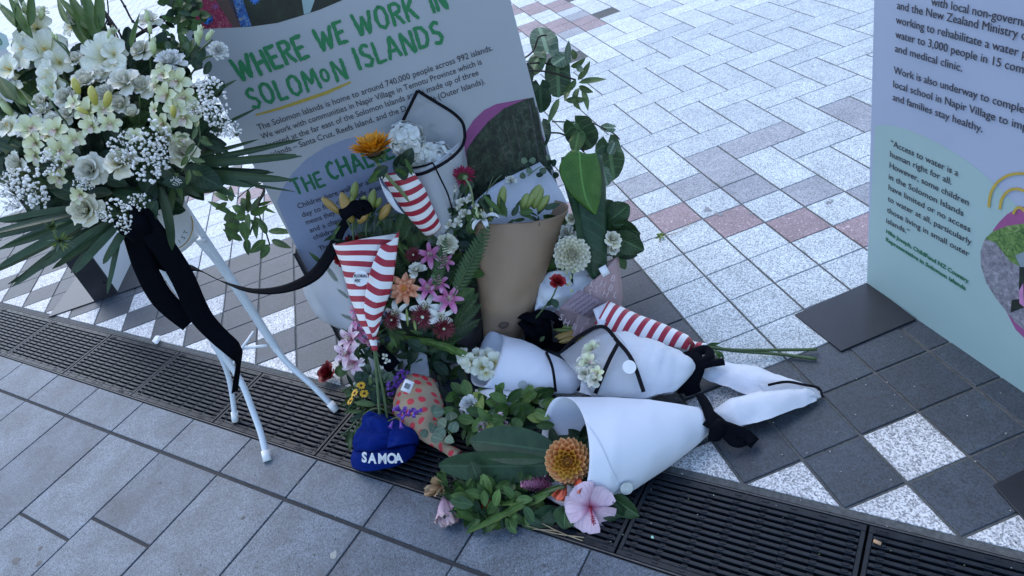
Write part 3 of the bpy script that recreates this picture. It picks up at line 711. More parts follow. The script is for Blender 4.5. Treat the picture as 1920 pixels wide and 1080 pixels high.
def lathe(mb, prof, n=8, mi=0, wob=0):
    vs = []; uv = []
    for i, (r, z) in enumerate(prof):
        for k in range(n): q = r*(1+wob*cos(3*2*pi*k/n)); vs.append((q*cos(2*pi*k/n), q*sin(2*pi*k/n), z)); uv.append((k/n, i/(len(prof)-1)))
    mb.add(vs, [(i*n+k, i*n+(k+1) % n, (i+1)*n+(k+1) % n, (i+1)*n+k) for i in range(len(prof)-1) for k in range(n)], mi, uv)
R_ = random.Random(5)
def rj(a): return R_.uniform(-a, a)
def calyx(mb, mi, n=5, L=.5, W=.16, el=-20, z=-.25):
    for k in range(n): petal(mb, PM(2*pi*k/n+.3, el+rj(8), (0, 0, z)), L, W, -.5, .2, .5, 1.0, 0, 2, 4, mi)
def stemstub(mb, mi, z0=-.25, L=1.0, r=.05): tube(mb, [(0, 0, z0), (.04, 0, z0-L*.5), (0, .03, z0-L)], r, 6, mi)
def p_rose(seed=0, openn=1.0, n=30):
    R_.seed(seed); mb = MB()
    for k in range(n):
        f = k/(n-1); r0 = .03+.30*f; z0 = -.02-.24*f
        el = 94-(58*f**1.7)*openn; L = .46+.34*f; W = .32+.70*f
        bend = .42*(1-f)-(1.35*f**2.6)*openn; az = k*2.39996+rj(.2)
        d = Matrix.Rotation(az, 3, 'Z') @ V((0, r0*.6, 0))
        petal(mb, PM(az, el+rj(4), (d.x, d.y, z0-.16), rj(.12)), L, W, bend, .55-.25*f, .75, .16, .012+.03*f, 4, 6, 0, .35, rj(3), tipc=-.5*f)
    calyx(mb, 1, 5, .55, .16, 5, -.32); lathe(mb, [(.02, -.5), (.14, -.42), (.2, -.3), (.1, -.22)], 8, 1); return mb
def p_liz(seed=0, n=16, ruf=.09):            # lisianthus: ruffled open cup with a spiral of petals
    R_.seed(seed); mb = MB()
    for k in range(n):
        f = k/(n-1); el = 84-58*f; az = k*2.39996+rj(.2)
        petal(mb, PM(az, el+rj(5), (0, 0, -.36), rj(.15)), .72+.28*f, .42+.5*f, .1-.9*f*f, .25, .9, .14, ruf*(.4+.8*f), 6, 6, 0, .12, rj(6))
    calyx(mb, 1, 5, .5, .09, 30, -.42); lathe(mb, [(.02, -.55), (.10, -.46), (.12, -.36)], 7, 1); return mb
def p_carn(seed=0):
    R_.seed(seed); mb = MB()
    for k in range(44):
        f = k/43; az = k*2.39996; el = 88-80*f
        petal(mb, PM(az, el+rj(8), (0, 0, -.30), rj(.4)), .70+.28*f, .5, -.3*f, .1, 1.3, .10, .13, 5, 5, 0, .06, rj(6))
    lathe(mb, [(.03, -.8), (.13, -.7), (.16, -.4), (.2, -.25)], 8, 1); return mb
def p_glad(seed=0):
    R_.seed(seed); mb = MB()
    for k in range(6):
        az = 2*pi*k/6+rj(.1); inner = k % 2
        petal(mb, PM(az, 58+rj(7), (0, 0, -.55+.04*inner), rj(.1)), 1.30, .88 if inner else .74, -1.25, .25, .9, .34, .07, 6, 8, 0, .16, rj(6))
    for k in range(3): tube(mb, [(0, 0, -.4), (rj(.05), rj(.05), -.05), (.1*cos(k*2.1), .1*sin(k*2.1), .22)], .018, 4, 1)
    lathe(mb, [(.05, -.95), (.10, -.7), (.17, -.5)], 7, 2); return mb
def p_orchid(seed=0):
    R_.seed(seed); mb = MB()
    for k, (az, W, L) in enumerate(((0, .58, .95), (1.2, .64, .95), (-1.2, .64, .95), (2.35, .54, .95), (-2.35, .54, .95))):
        petal(mb, PM(az+rj(.1), 30+rj(10), (0, 0, -.1), rj(.15)), L, W, -.55, .45, .6, .38, .01, 4, 6, 0, .18, rj(3))
    petal(mb, PM(pi, 62, (0, 0, -.05)), .62, .44, -1.8, .8, .7, .25, .06, 5, 7, 1, .4, 1)
    petal(mb, PM(pi-.9, 80, (0, 0, -.05)), .36, .22, .6, .3, .6, .4, 0, 3, 4, 1, .4); petal(mb, PM(pi+.9, 80, (0, 0, -.05)), .36, .22, .6, .3, .6, .4, 0, 3, 4, 1, .4)
    tube(mb, [(0, .0, -.05), (0, .03, .12), (0, -.04, .30)], [.05, .045, .05], 6, 2); return mb
def p_lily(seed=0, curl=-1.9, W=.36):
    R_.seed(seed); mb = MB()
    for k in range(6):
        petal(mb, PM(2*pi*k/6+rj(.08), 62+rj(6), (0, 0, -.45+.03*(k % 2))), 1.35, W+.1*(k % 2), curl, .35, .65, .62, .02, 4, 8, 0, .25, rj(5))
    for k in range(6):
        a = 2*pi*k/6+.4; e = V((.26*cos(a), .26*sin(a), .42)); tube(mb, [(0, 0, -.3), (.08*cos(a), .08*sin(a), .1), e], .014, 4, 1)
        tube(mb, [e+V((-.06*sin(a), .06*cos(a), 0)), e+V((.06*sin(a), -.06*cos(a), .0))], .028, 5, 2)
    tube(mb, [(0, 0, -.3), (.02, 0, .2), (.06, .02, .52)], [.02, .02, .04], 5, 1); lathe(mb, [(.05, -.75), (.10, -.5), (.14, -.4)], 7, 1); return mb
def p_bud(seed=0):                            # lily bud: +Z tip, six-ribbed spindle
    mb = MB(); lathe(mb, [(.03, -1), (.10, -.92), (.17, -.6), (.22, -.1), (.22, .3), (.16, .7), (.07, .93), (.01, 1)], 12, 0, .07); return mb
def p_lizbud(seed=0):
    mb = MB(); R_.seed(seed); lathe(mb, [(.05, -.9), (.22, -.7), (.36, -.3), (.34, .2), (.18, .75), (.02, 1)], 10, 0, .05)
    for k in range(5): petal(mb, PM(2*pi*k/5, 76, (0, 0, -.8), .1), 1.1, .16, .3, .1, .5, .9, 0, 2, 4, 1)
    for k in range(3): petal(mb, PM(2*pi*k/3, 82, (0, 0, -.5), .5), 1.5, .5, -.25, .5, .8, .5, .03, 3, 5, 0)
    return mb
def p_dahlia(seed=0, n=150, L=.40, W=.24, cup=1.1, spread=125, a=.7, b=.35, tip=.0, core=40):
    R_.seed(seed); mb = MB()
    for k in range(n):
        f = ((k+.5)/n); ph = radians(spread)*f**.62; az = k*2.39996
        r0 = .50; d = V((sin(ph)*cos(az), sin(ph)*sin(az), cos(ph)*.85))
        s = .35+.65*min(1, f*2.2)
        M = Matrix.Translation(d*(r0-.20*(1-f)) + V((0, 0, -.15))) @ Matrix.Rotation(az-pi/2, 4, 'Z') @ Matrix.Rotation(pi/2-ph*.98+radians(16)*f, 4, 'X')
        petal(mb, M, L*(.45+.65*s), W*(.4+.7*s), .25*(1-f)-tip*f, cup, a, b, .01, 3, 4, 1 if k < core else 0, .5)
    ball(mb, (0, 0, -.18), .46, 0, 10, 6); calyx(mb, 2, 6, .5, .2, -10, -.55); return mb
def p_flat(seed=0, rings=((24, 1.0, .17, 12), (22, .92, .16, 25), (14, .6, .14, 45)), cr=.22, bend=-.2, a=.6, b=.35, centre=1, cz=.06, green=True, cal=18):
    R_.seed(seed); mb = MB()
    for (n, L, W, el) in rings:
        for k in range(n): petal(mb, PM(2*pi*k/n+rj(.09), el+rj(6), (0, 0, -.02), rj(.12)), L*(1+rj(.07)), W, bend+rj(.1), .35, a, b, 0, 2, 5, 0, .3)
    ball(mb, (0, 0, cz), cr, centre, 12, 6, .5)
    if green:
        for k in range(cal): petal(mb, PM(2*pi*k/cal, -4+rj(8), (0, 0, -.10)), .46+rj(.08), .15, .5, .2, .5, .8, 0, 2, 4, 2)
        lathe(mb, [(.06, -.42), (.12, -.30), (.26, -.16), (.30, -.05)], 10, 2)
    return mb
def p_hydr(seed=0, n=64):
    R_.seed(seed); mb = MB()
    for k in range(n):
        f = (k+.5)/n; ph = math.acos(1-1.65*f); az = k*2.39996; r = .80+rj(.10)
        d = V((sin(ph)*cos(az), sin(ph)*sin(az), cos(ph)))*r
        F = Matrix.Translation(d*.9) @ Matrix.Rotation(az-pi/2, 4, 'Z') @ Matrix.Rotation(-ph, 4, 'X') @ Matrix.Rotation(rj(3), 4, 'Z') @ Matrix.Rotation(rj(.5), 4, 'X')
        for q in range(4): petal(mb, F @ PM(q*pi/2+rj(.2), 10+rj(16)), .31+rj(.04), .36, -.5, .2, .8, .3, .05, 3, 3, 0, .2, rj(4))
    ball(mb, (0, 0, 0), .62, 0, 10, 6); lathe(mb, [(.06, -1.3), (.07, -.5)], 6, 1); return mb
def p_breath(seed=0, n=46):
    R_.seed(seed); mb = MB()
    for k in range(n):
        p = V((rj(1), rj(1), rj(.6)))
        if p.length > 1.05: p *= .8
        r = R_.uniform(.075, .135); ball(mb, p, r, 0, 6, 4, .85)
        if k % 2 == 0: ball(mb, p+V((rj(.09), rj(.09), .06)), r*.7, 0, 5, 3)
        tube(mb, [p, p*.5+V((0, 0, -.6)), (0, 0, -1.2)], .011, 3, 1, False)
    return mb
def p_leaf(a=.7, b=.8, W=.45, bend=-.5, fold=.25, ruf=0, nu=4, nv=8, cup=0, base=.04, seed=1):
    mb = MB(); R_.seed(seed); petal(mb, PM(0, 8), 1, W, bend, cup, a, b, ruf, nu, nv, 0, base, rj(4), fold); return mb
def p_heart(seed=0):
    mb = MB(); R_.seed(seed); vs = [(0, 0, 0)]; uv = [(.5, .1)]; n = 22
    for r in (.4, .75, 1):
        for k in range(n+1):
            th = pi*.06+2*pi*.94*k/n-pi/2
            rad = (.52+.10*cos(2*(th-pi/2))+.12*max(0, sin(th))**6)*(1+.03*sin(th*5+seed)); x = cos(th)*rad*1.02*r; y = .36*r+sin(th)*rad*r*.98
            vs.append((x, y, -.22*x*x-.10*(y*y)+.05*r*sin(3*th+seed))); uv.append((.5+x*.5, min(1, max(0, y*.7+.2))))
    m = n+1; fs = [(0, 1+k, 2+k) for k in range(n)]
    for q in range(2): fs += [(1+q*m+k, 1+(q+1)*m+k, 2+(q+1)*m+k, 2+q*m+k) for k in range(n)]
    mb.add(vs, fs, 0, uv); return mb
def p_fern(seed=0, n=22):
    mb = MB(); R_.seed(seed); ax = [V((0, t, -.28*t*t+.10*t)) for t in [i/n for i in range(n+1)]]
    tube(mb, ax, [.012*(1-.7*i/n) for i in range(n+1)], 4, 1)
    for i in range(2, n+1):
        t = i/n; L = .155*(sin(pi*min(1, t*1.02+.10))**.6+.05)
        for s in (-1, 1):
            M = Matrix.Translation(ax[i]) @ Matrix.Rotation(-s*radians(66), 4, 'Z') @ Matrix.Rotation(s*rj(.15)-.12, 4, 'Y') @ Matrix.Rotation(-.15+rj(.1), 4, 'X')
            petal(mb, M, L, .030, -.2, 0, .25, .5, 0, 1, 3, 0, .6)
    return mb
def p_hib(seed=0):
    R_.seed(seed); mb = MB()
    for k in range(5): petal(mb, PM(2*pi*k/5, 24+rj(14), (0, 0, -.1), .25), 1.08, 1.12, -.75+rj(.35), .10, 1.0, .25, .035, 6, 7, 0, .12, rj(5))
    tube(mb, [(0, 0, -.1), (0, -.16, .35), (0, -.36, .75)], [.045, .03, .03], 6, 1)
    for k in range(22): a = k*2.4; q = V((.07*cos(a), -.2-.16*(k/22)+.06*sin(a), .42+.34*k/22)); ball(mb, q, .028, 1, 5, 3)
    calyx(mb, 2, 5, .4, .15, -20, -.15); return mb
def p_wilt(seed=0):
    R_.seed(seed); mb = MB()
    for k in range(7): petal(mb, PM(rj(3.14), 72+rj(14), (0, 0, -.7), rj(.6)), 1.5+rj(.2), .66, rj(.3), .5, .9, .3, .16, 6, 7, 0, .12, rj(5))
    calyx(mb, 1, 5, .5, .2, 40, -.75); return mb
def p_ginger(seed=0, n=60):
    R_.seed(seed); mb = MB()
    for k in range(n):
        f = k/n; az = k*2.39996; z = -1+1.8*f; r = .52*(1-f**2)**.5+.05
        petal(mb, Matrix.Translation((0, 0, z)) @ Matrix.Rotation(az, 4, 'Z') @ Matrix.Translation((0, r*.4, 0)) @ Matrix.Rotation(radians(58+20*f), 4, 'X'), .60*(1-.35*f), .42, -.35, .5, .6, .45, 0, 3, 4, 0, .4)
    return mb
def p_bell(seed=0):
    R_.seed(seed); mb = MB(); lathe(mb, [(.05, -1), (.16, -.8), (.24, -.2), (.34, .35)], 8, 0)
    for k in range(5): petal(mb, PM(2*pi*k/5, 52, (0, 0, .2)), .55, .42, -1.0, .3, .7, .3, .03, 3, 4, 0, .7)
    return mb
PROTO = {}
def proto(key, fn, mats, *a, **k):
    if key not in PROTO: PROTO[key] = fn(*a, **k).mesh(key, mats)
    return PROTO[key]
def M3(*n): return [K.get(x) or L_.get(x) or x for x in n]
def flower(kind, i=0):
    T = {
     'rose': (p_rose, M3('cream', 'mid'), dict(seed=i % 3)), 'rosebud': (p_rose, M3('cream', 'mid'), dict(seed=7+i % 2, openn=.42, n=18)),
     'redrose': (p_rose, M3('redrose', 'mid'), dict(seed=3, openn=.8)), 'darkrose': (p_rose, M3('darkrose', 'mid'), dict(seed=4+i % 2, openn=.6)),
     'liz': (p_liz, M3('white', 'mid'), dict(seed=i % 4)), 'whiterose': (p_rose, M3('white', 'mid'), dict(seed=5+i % 2, openn=1.05, n=34)),
     'carn': (p_carn, M3('pure', 'mid'), dict(seed=i % 2)), 'glad': (p_glad, M3('glad', 'yellow', 'sheath'), dict(seed=i % 4)),
     'orchid': (p_orchid, M3('orchid', 'lip', 'cream'), dict(seed=i % 4)), 'pinklily': (p_lily, M3('pinklily', 'pistil', 'stamen'), dict(seed=i % 3)),
     'palelily': (p_lily, M3('palelily', 'pistil', 'stamen'), dict(seed=i % 3, W=.44, curl=-1.4)), 'whitelily': (p_lily, M3('whitelily', 'pistil', 'stamen'), dict(seed=i % 3, curl=-2.2)),
     'bud': (p_bud, M3('bud'), {}), 'budo': (p_bud, M3('budo'), {}), 'ybud': (p_bud, M3('ybud'), {}), 'lizbud': (p_lizbud, M3('bloomg', 'mid'), dict(seed=i % 2)),
     'dahlia': (p_dahlia, M3('peach', 'peachc', 'mid'), dict(seed=1, n=120, core=42, L=.60, W=.36, cup=.75, spread=118, b=.32)), 'wdahlia': (p_dahlia, M3('cream', 'cream', 'mid'), dict(seed=2, n=95, L=.66, W=.34, cup=.4, spread=100, b=.3)),
     'odahlia': (p_flat, M3('orange', 'pollen', 'mid'), dict(seed=3, rings=((9, 1.0, .42, 8), (9, .85, .36, 26), (8, .6, .28, 45)), cr=.16, b=.5)),
     'gerbera': (p_flat, M3('gerb', 'gerb', 'mid'), dict(seed=4, cr=.2)), 'mum': (p_flat, M3('mum', 'bloomg', 'mid'), dict(seed=5, rings=((30, 1, .08, 8), (30, .85, .08, 28), (24, .65, .07, 50)), cr=.16)),
     'sun': (p_flat, M3('sun', 'seed', 'mid'), dict(seed=6, rings=((26, 1.0, .22, 24), (26, .95, .2, 40), (22, .8, .18, 54), (18, .6, .15, 66)), cr=.34, bend=.1, cal=26, a=.5, b=.6)),
     'daisy': (p_flat, M3('yellow', 'seed', 'mid'), dict(seed=8, rings=((13, 1, .3, 8),), cr=.3)),
     'hydr': (p_hydr, M3('pure', M_stemp), dict(seed=i % 2)), 'breath': (p_breath, M3('breath', M_stem), dict(seed=i % 5)),
     'hib': (p_hib, M3('hib', 'rstam', 'mid'), dict(seed=1)), 'wilt': (p_wilt, M3('wilt', 'mid'), dict(seed=2)), 'wilta': (p_wilt, M3('apricot', 'mid'), dict(seed=4)),
     'coral': (p_wilt, M3('coral', 'mid'), dict(seed=6)), 'ginger': (p_ginger, M3('ginger'), {}), 'bell': (p_bell, M3('violet'), {}), 'wbell': (p_bell, M3('white'), {}),
     'snap': (p_liz, M3('white', 'mid'), dict(seed=9, n=7, ruf=.12)), 'hib2': (p_wilt, M3('palelily', 'mid'), dict(seed=7)),
     'redpetal': (p_wilt, M3('redrose', 'mid'), dict(seed=8)),
    }[kind]
    return proto(kind+str(T[2].get('seed', '')), T[0], T[1], **T[2])
def bloom(name, kind, x, y, r, d, face=(0, .25, 1), spin=None, parent=None, i=None, sc=1.0):
    i = R2.randrange(99) if i is None else i
    p = Q(x, y, d); s = r*D(x, y, d)/FOC*sc
    return inst(name, flower(kind, i), TRS(p, frame(cv(*face), R2.uniform(0, 6.3) if spin is None else spin), s), parent)
R2 = random.Random(21)
LEAFP = dict(ov=dict(a=.75, b=.75, W=.52), lance=dict(a=.7, b=.9, W=.26, fold=.3), long=dict(a=.35, b=.8, W=.13, fold=.3, bend=-.5), blade=dict(a=.22, b=.5, W=.085, fold=.35, bend=-.45, nv=10),
  round=dict(a=.6, b=.35, W=.8, bend=-.2, fold=.1), ti=dict(a=.62, b=.62, W=.44, bend=-.35, fold=.18, nu=6, nv=12), serr=dict(a=.55, b=.7, W=.66, bend=-.4, fold=.2, ruf=.035, nu=8, nv=12), sheath=dict(a=.45, b=1.0, W=.30, fold=.7, bend=-.1), wide=dict(a=.35, b=.45, W=.14, fold=.2, bend=-.4, nv=10))
def leaf(x0, y0, x1, y1, d0, d1=None, shape='ov', mat='mid', wpx=None, parent=None, roll=None, name='leaf', var=None):
    # leaf from base (x0, y0) to tip (x1, y1); it turns its face to the viewer with some roll
    d1 = d0 if d1 is None else d1; a = Q(x0, y0, d0); b = Q(x1, y1, d1); y = (b-a); L = y.length
    if L < 1e-4: return
    y.normalize(); z = (CAM-a).normalized(); z = (z-y*z.dot(y)).normalized(); x = y.cross(z)
    R = Matrix((x, y, z)).transposed().to_4x4() @ Matrix.Rotation(R2.uniform(-.7, .7) if roll is None else roll, 4, 'Y')
    bendv = R2.choice((-.75, -.45, -.2, .25)) if var is None else var; kw = dict(LEAFP[shape]); kw['bend'] = bendv if shape not in ('sheath',) else -.1
    me = proto('leaf_%s_%s_%s' % (shape, mat, bendv), p_leaf, [L_[mat]], **kw)
    sx = 1
    if wpx: sx = (wpx*D(x0, y0, d0)/FOC)/(kw['W']*L)
    return inst(name, me, Matrix.Translation(a) @ R @ Matrix.Diagonal((L*sx, L*1.04, L*max(.6, min(sx, 1.6)), 1)), parent)
def heart(x, y, r, d, face, spin, mat='heart', parent=None, i=0):
    me = proto('heart%s%d' % (mat, i % 3), p_heart, [L_[mat]], seed=i % 3); s = r*D(x, y, d)/FOC*1.9
    return inst('leaf', me, TRS(Q(x, y, d), frame(cv(*face), spin), s), parent)
def scatter(n, cx, cy, rx, ry, d, dj, size, shape, mat, parent, face=.9, seed=1, ang=None, name='leaf', spread=1.2):
    rg = random.Random(seed)
    for k in range(n):
        a = rg.uniform(0, 6.283); q = rg.random()**.5; x = cx+rx*q*cos(a); y = cy+ry*q*sin(a)
        th = (ang if ang is not None else math.atan2(y-cy, x-cx))+rg.gauss(0, spread); s = size*rg.uniform(.7, 1.25)
        dd = D(x, y, d) if not isinstance(d, tuple) else D(x, y, d); dd += rg.uniform(-dj, dj)
        m = mat if isinstance(mat, str) else rg.choice(mat)
        leaf(x, y, x+s*cos(th), y+s*sin(th), dd, dd+rg.uniform(-.02, .02), shape, m, None, parent, None, name)
def stem(name, pts, r, mat, parent, n=7): mb = MB(); tube(mb, smooth(pp(pts), 5), r, n); return mb.build(name, mat, parent)
def fern(x0, y0, x1, y1, d0, d1, parent, roll=0, w=1.0):
    a = Q(x0, y0, d0); b = Q(x1, y1, d1); y = b-a; L = y.length; y.normalize(); z = (CAM-a).normalized(); z = (z-y*z.dot(y)).normalized()
    R = Matrix((y.cross(z), y, z)).transposed().to_4x4() @ Matrix.Rotation(roll, 4, 'Y')
    return inst('fern_frond', proto('fern', p_fern, M3('fern', M_stem)), Matrix.Translation(a) @ R @ Matrix.Diagonal((L*w, L, L, 1)), parent)

# ================================================================ WRAPPING PAPER
def papermat(name, col, rough=.5, crink=.3, scale=26, stripe=None, dots=None, trans=0, sss=0, alpha=1):
    m, n, b = newmat(name); tc = N_(n, 'ShaderNodeTexCoord'); p = wpos(n)
    f = noisetex(n, scale, 5, .55, p, .8); lo = tuple(q*.95 for q in col); c = ramp(n, f, [(.3, lo), (.7, col)])
    if stripe:
        per, ang, duty, c2 = stripe; mp = N_(n, 'ShaderNodeMapping'); mp.inputs['Rotation'].default_value = (0, 0, ang); n.links.new(tc.outputs['UV'], mp.inputs[0])
        sp = N_(n, 'ShaderNodeSeparateXYZ'); n.links.new(mp.outputs[0], sp.inputs[0])
        k = math_(n, 'LESS_THAN', math_(n, 'FRACT', math_(n, 'ADD', math_(n, 'DIVIDE', sp.outputs[1], per), .3)), duty); c = mix(n, k, c, c2)
    if dots:
        v = N_(n, 'ShaderNodeTexVoronoi'); v.inputs['Scale'].default_value = dots[0]; v.inputs['Randomness'].default_value = .45; n.links.new(tc.outputs['UV'], v.inputs['Vector'])
        v.voronoi_dimensions = '2D'; k = math_(n, 'LESS_THAN', v.outputs['Distance'], dots[1]); c = mix(n, k, c, dots[2])
    n.links.new(c, b.inputs['Base Color']); b.inputs['Roughness'].default_value = rough
    bump(n, b, f, crink, .004)
    if alpha < 1:
        b.inputs['Alpha'].default_value = alpha
    return m
W_white = papermat('white matte paper', (.62, .66, .74), .5, .12, 9)
W_tissue = papermat('white tissue', (.66, .69, .74), .7, .9, 30)
W_kraft = papermat('brown kraft paper', (.29, .195, .125), .6, .35, 14)
W_film = papermat('frosted film', (.58, .61, .66), .35, .35, 14, alpha=.36)
W_filmd = papermat('frosted film dense', (.60, .63, .68), .35, .5, 18, alpha=.55)
W_red = (.34, .012, .035)
W_stripe = papermat('red striped paper', (.78, .78, .79), .5, .15, 12, stripe=(.034, .18, .48, W_red))
W_stripe2 = papermat('red striped paper slanted', (.78, .78, .79), .5, .15, 12, stripe=(.034, 0, .48, W_red))
W_dots = papermat('kraft paper with red spots', (.30, .225, .145), .6, .6, 22, dots=(30, .27, (.50, .02, .04)))
W_pinkp = papermat('dusky pink paper', (.40, .27, .27), .55, .4, 16)
W_darkp = papermat('dark mauve wrap', (.070, .060, .064), .4, .6, 16)
W_trim = plain('black trim', (.006, .006, .009), .6, .2, 200, spec=.1)
W_card = plain('mauve card', (.30, .215, .245), .6, .05)
W_cardw = plain('white card', (.75, .77, .80), .6, .03)
def loft(name, secs, mat, parent, n=28, m=5, cap=True, crinkle=.0025, opening=False, seed=1, arcr=(0, 2*pi), solid=.0009, lump=0, p=None, fr=0):
    if p is None: p = 1.7 if ('paper' in name or 'tissue' in name) and 'kraft' not in name else 1.0
    # secs: (left x, y), (right x, y), depth, thickness in metres, tilt in metres (front edge pushed along the axis)
    S_ = []
    for s in secs:
        (x0, y0), (x1, y1), d, th = s[:4]; tl = s[4] if len(s) > 4 else 0
        dl, dr_ = (d if isinstance(d, list) else (d, d))
        S_.append((Q(x0, y0, dl), Q(x1, y1, dr_), th, tl))
    R = []
    for i in range(len(S_)-1):
        for k in range(m):
            t = k/m; A, B = S_[i], S_[i+1]; R.append((A[0].lerp(B[0], t), A[1].lerp(B[1], t), A[2]+(B[2]-A[2])*t, A[3]+(B[3]-A[3])*t))
    R.append(S_[-1]); mb = MB(); vs = []; uv = []; ln = 0; rg = random.Random(seed); N = len(R)
    for i, (l, r, th, tl) in enumerate(R):
        c = (l+r)/2; h = (r-l)/2; ax = ((R[min(i+1, N-1)][0]+R[min(i+1, N-1)][1])-(R[max(i-1, 0)][0]+R[max(i-1, 0)][1])).normalized()
        nn = h.cross(ax).normalized()
        if nn.dot(CAM-c) < 0: nn = -nn
        if i: ln += (c-(R[i-1][0]+R[i-1][1])/2).length
        for k in range(n+1):
            a1 = arcr[1](i/(N-1)) if callable(arcr[1]) else arcr[1]; a = arcr[0]+(a1-arcr[0])*k/n; sa = sin(a); sp_ = math.copysign(abs(sa)**p, sa); q = c+h*cos(a)+nn*th*sp_+ax*tl*sa
            cr = crinkle*(1.0+lump)
            q = q+nn*noise.noise(q*14+V((seed*3.1, 0, 0)))*cr*2+nn*noise.noise(q*45+V((0, seed, 0)))*cr*.7+nn*(abs(noise.noise(q*17+V((0, 0, seed))))-.2)*cr*5.0*lump+nn*(abs(noise.noise(q*40+V((3, 0, seed))))-.2)*cr*1.6*lump
            vs.append(q); uv.append((a/(2*pi)*pi*(h.length+th), ln))
    w_ = n+1; fs = [(i*w_+k, i*w_+k+1, (i+1)*w_+k+1, (i+1)*w_+k) for i in range(N-1) for k in range(n)]
    mb.add(vs, fs, 0, uv)
    if cap:
        b = len(vs)-w_; mb.add([(R[-1][0]+R[-1][1])/2], [], 0, [(0, ln)]); ci = len(mb.v)-1
        for k in range(n): mb.f.append((b+k, b+k+1, ci)); mb.m.append(0)
    o = mb.build(name, mat, parent)
    if solid:
        md = o.modifiers.new('s', 'SOLIDIFY'); md.thickness = solid; md.offset = 0
    return o
def sheet_(name, rows, mat, parent, m=4, crinkle=.002, seed=1, bulge=0, solid=.0009):
    # a sheet of paper through rows of points (x, y, depth)
    P_ = [pp(r) for r in rows]; P_ = [smooth(r, m) for r in P_]; cols = [smooth([P_[i][k] for i in range(len(P_))], m) for k in range(len(P_[0]))]
    nc = len(cols); nr = len(cols[0]); vs = []; uv = []
    for k in range(nc):
        for i in range(nr):
            q = cols[k][i]; vn = (CAM-q).normalized()
            q = q+vn*(noise.noise(q*16+V((seed*2.3, 1, 0)))*crinkle*2+noise.noise(q*50)*crinkle*.6+bulge*sin(pi*k/(nc-1))*sin(pi*i/(nr-1)))
            vs.append(q); uv.append(((cols[k][i]-cols[0][i]).length, (cols[k][i]-cols[k][0]).length))
    mb = MB(); mb.add(vs, [(k*nr+i, k*nr+i+1, (k+1)*nr+i+1, (k+1)*nr+i) for k in range(nc-1) for i in range(nr-1)], 0, uv)
    o = mb.build(name, mat, parent)
    if solid: md = o.modifiers.new('s', 'SOLIDIFY'); md.thickness = solid; md.offset = 0
    return o
def band(name, pts, wid, parent, mat=None, off=.004, nrm=None, fold=0, m=6, th=.0005):
    ps = [q+(CAM-q).normalized()*off for q in pp(pts)]
    mb = MB(); strip(mb, ps, wid, nrm, 0, th, fold, m); return mb.build(name, mat or M_ribbon, parent)
def sticker(x, y, r, d, face, parent, text=None, size=.008, mat=None, name='round_sticker'):
    mb = MB(); lathe(mb, [(0, .0), (1, 0), (1, .02), (0, .021)], 24); p = Q(x, y, d); s = r*D(x, y, d)/FOC
    o = inst(name, mb.mesh(name, [mat or W_cardw], False), TRS(p, frame(cv(*face)), s), parent); return o
def textat(st, x, y, d, wpx, ang, size_px, mat, parent, face=(0, 0, 1), name='lettering', bold=0, align='CENTER'):
    p = Q(x, y, d); F = frame(cv(*face), ang); k = D(x, y, d)/FOC
    return flat_text(name, st, size_px*k, mat, Matrix.Translation(p) @ F, parent, .0006, None, align, bold*k)

# ================================================================ EASEL
ez = thing('easel', 'white metal tube easel standing over the drain and holding the white flower spray', 'easel', V((.58, -1.66, 0)))
def tubepart(name, pts, r, parent, mat=M_wire, cap=None, sm=True):
    mb = MB(); q = smooth(pp(pts), 6) if sm else pp(pts); tube(mb, q, r, 10); o = mb.build(name, mat, parent)
    if cap:
        c = MB(); d = (q[0]-q[1]).normalized(); tube(c, [q[0]+d*.004, q[0]-d*.03], r*1.32, 10); c.build('rubber_foot', M_cap, o)
    return o
tubepart('leg', [(501, 862, ('g', .006)), (490, 815, 2.285), (474, 770, 2.29), (455, 722, 2.285), (432, 685, 2.265), (400, 640, 2.23), (345, 562, 2.15), (290, 483, 2.06), (238, 408, 1.97)], .0100, ez, cap=1)
tubepart('leg', [(630, 768, ('g', .006)), (590, 727, 2.365), (552, 693, 2.35), (528, 668, 2.335), (508, 636, 2.31), (460, 560, 2.21), (420, 500, 2.14), (370, 425, 2.05), (318, 345, 1.96)], .0100, ez, cap=1)
tubepart('leg', [(441, 788, ('g', .006)), (436, 745, 2.45), (428, 705, 2.42), (412, 665, 2.37), (380, 612, 2.30), (330, 535, 2.20), (270, 450, 2.08)], .0088, ez, cap=1)
tubepart('brace', [(521, 661, 2.345), (500, 632, 2.34), (460, 570, 2.27), (405, 490, 2.17), (366, 446, 2.10)], .0088, ez)
tubepart('cross_rod', [(476, 622, 2.36), (452, 655, 2.36), (433, 690, 2.36)], .0048, ez, sm=False)
tubepart('cross_rod', [(501, 648, 2.33), (470, 651, 2.36), (447, 655, 2.38), (414, 661, 2.34)], .0048, ez, sm=False)
tubepart('bracket', [(366, 449, 2.08), (385, 451, 2.05)], .006, ez, sm=False)
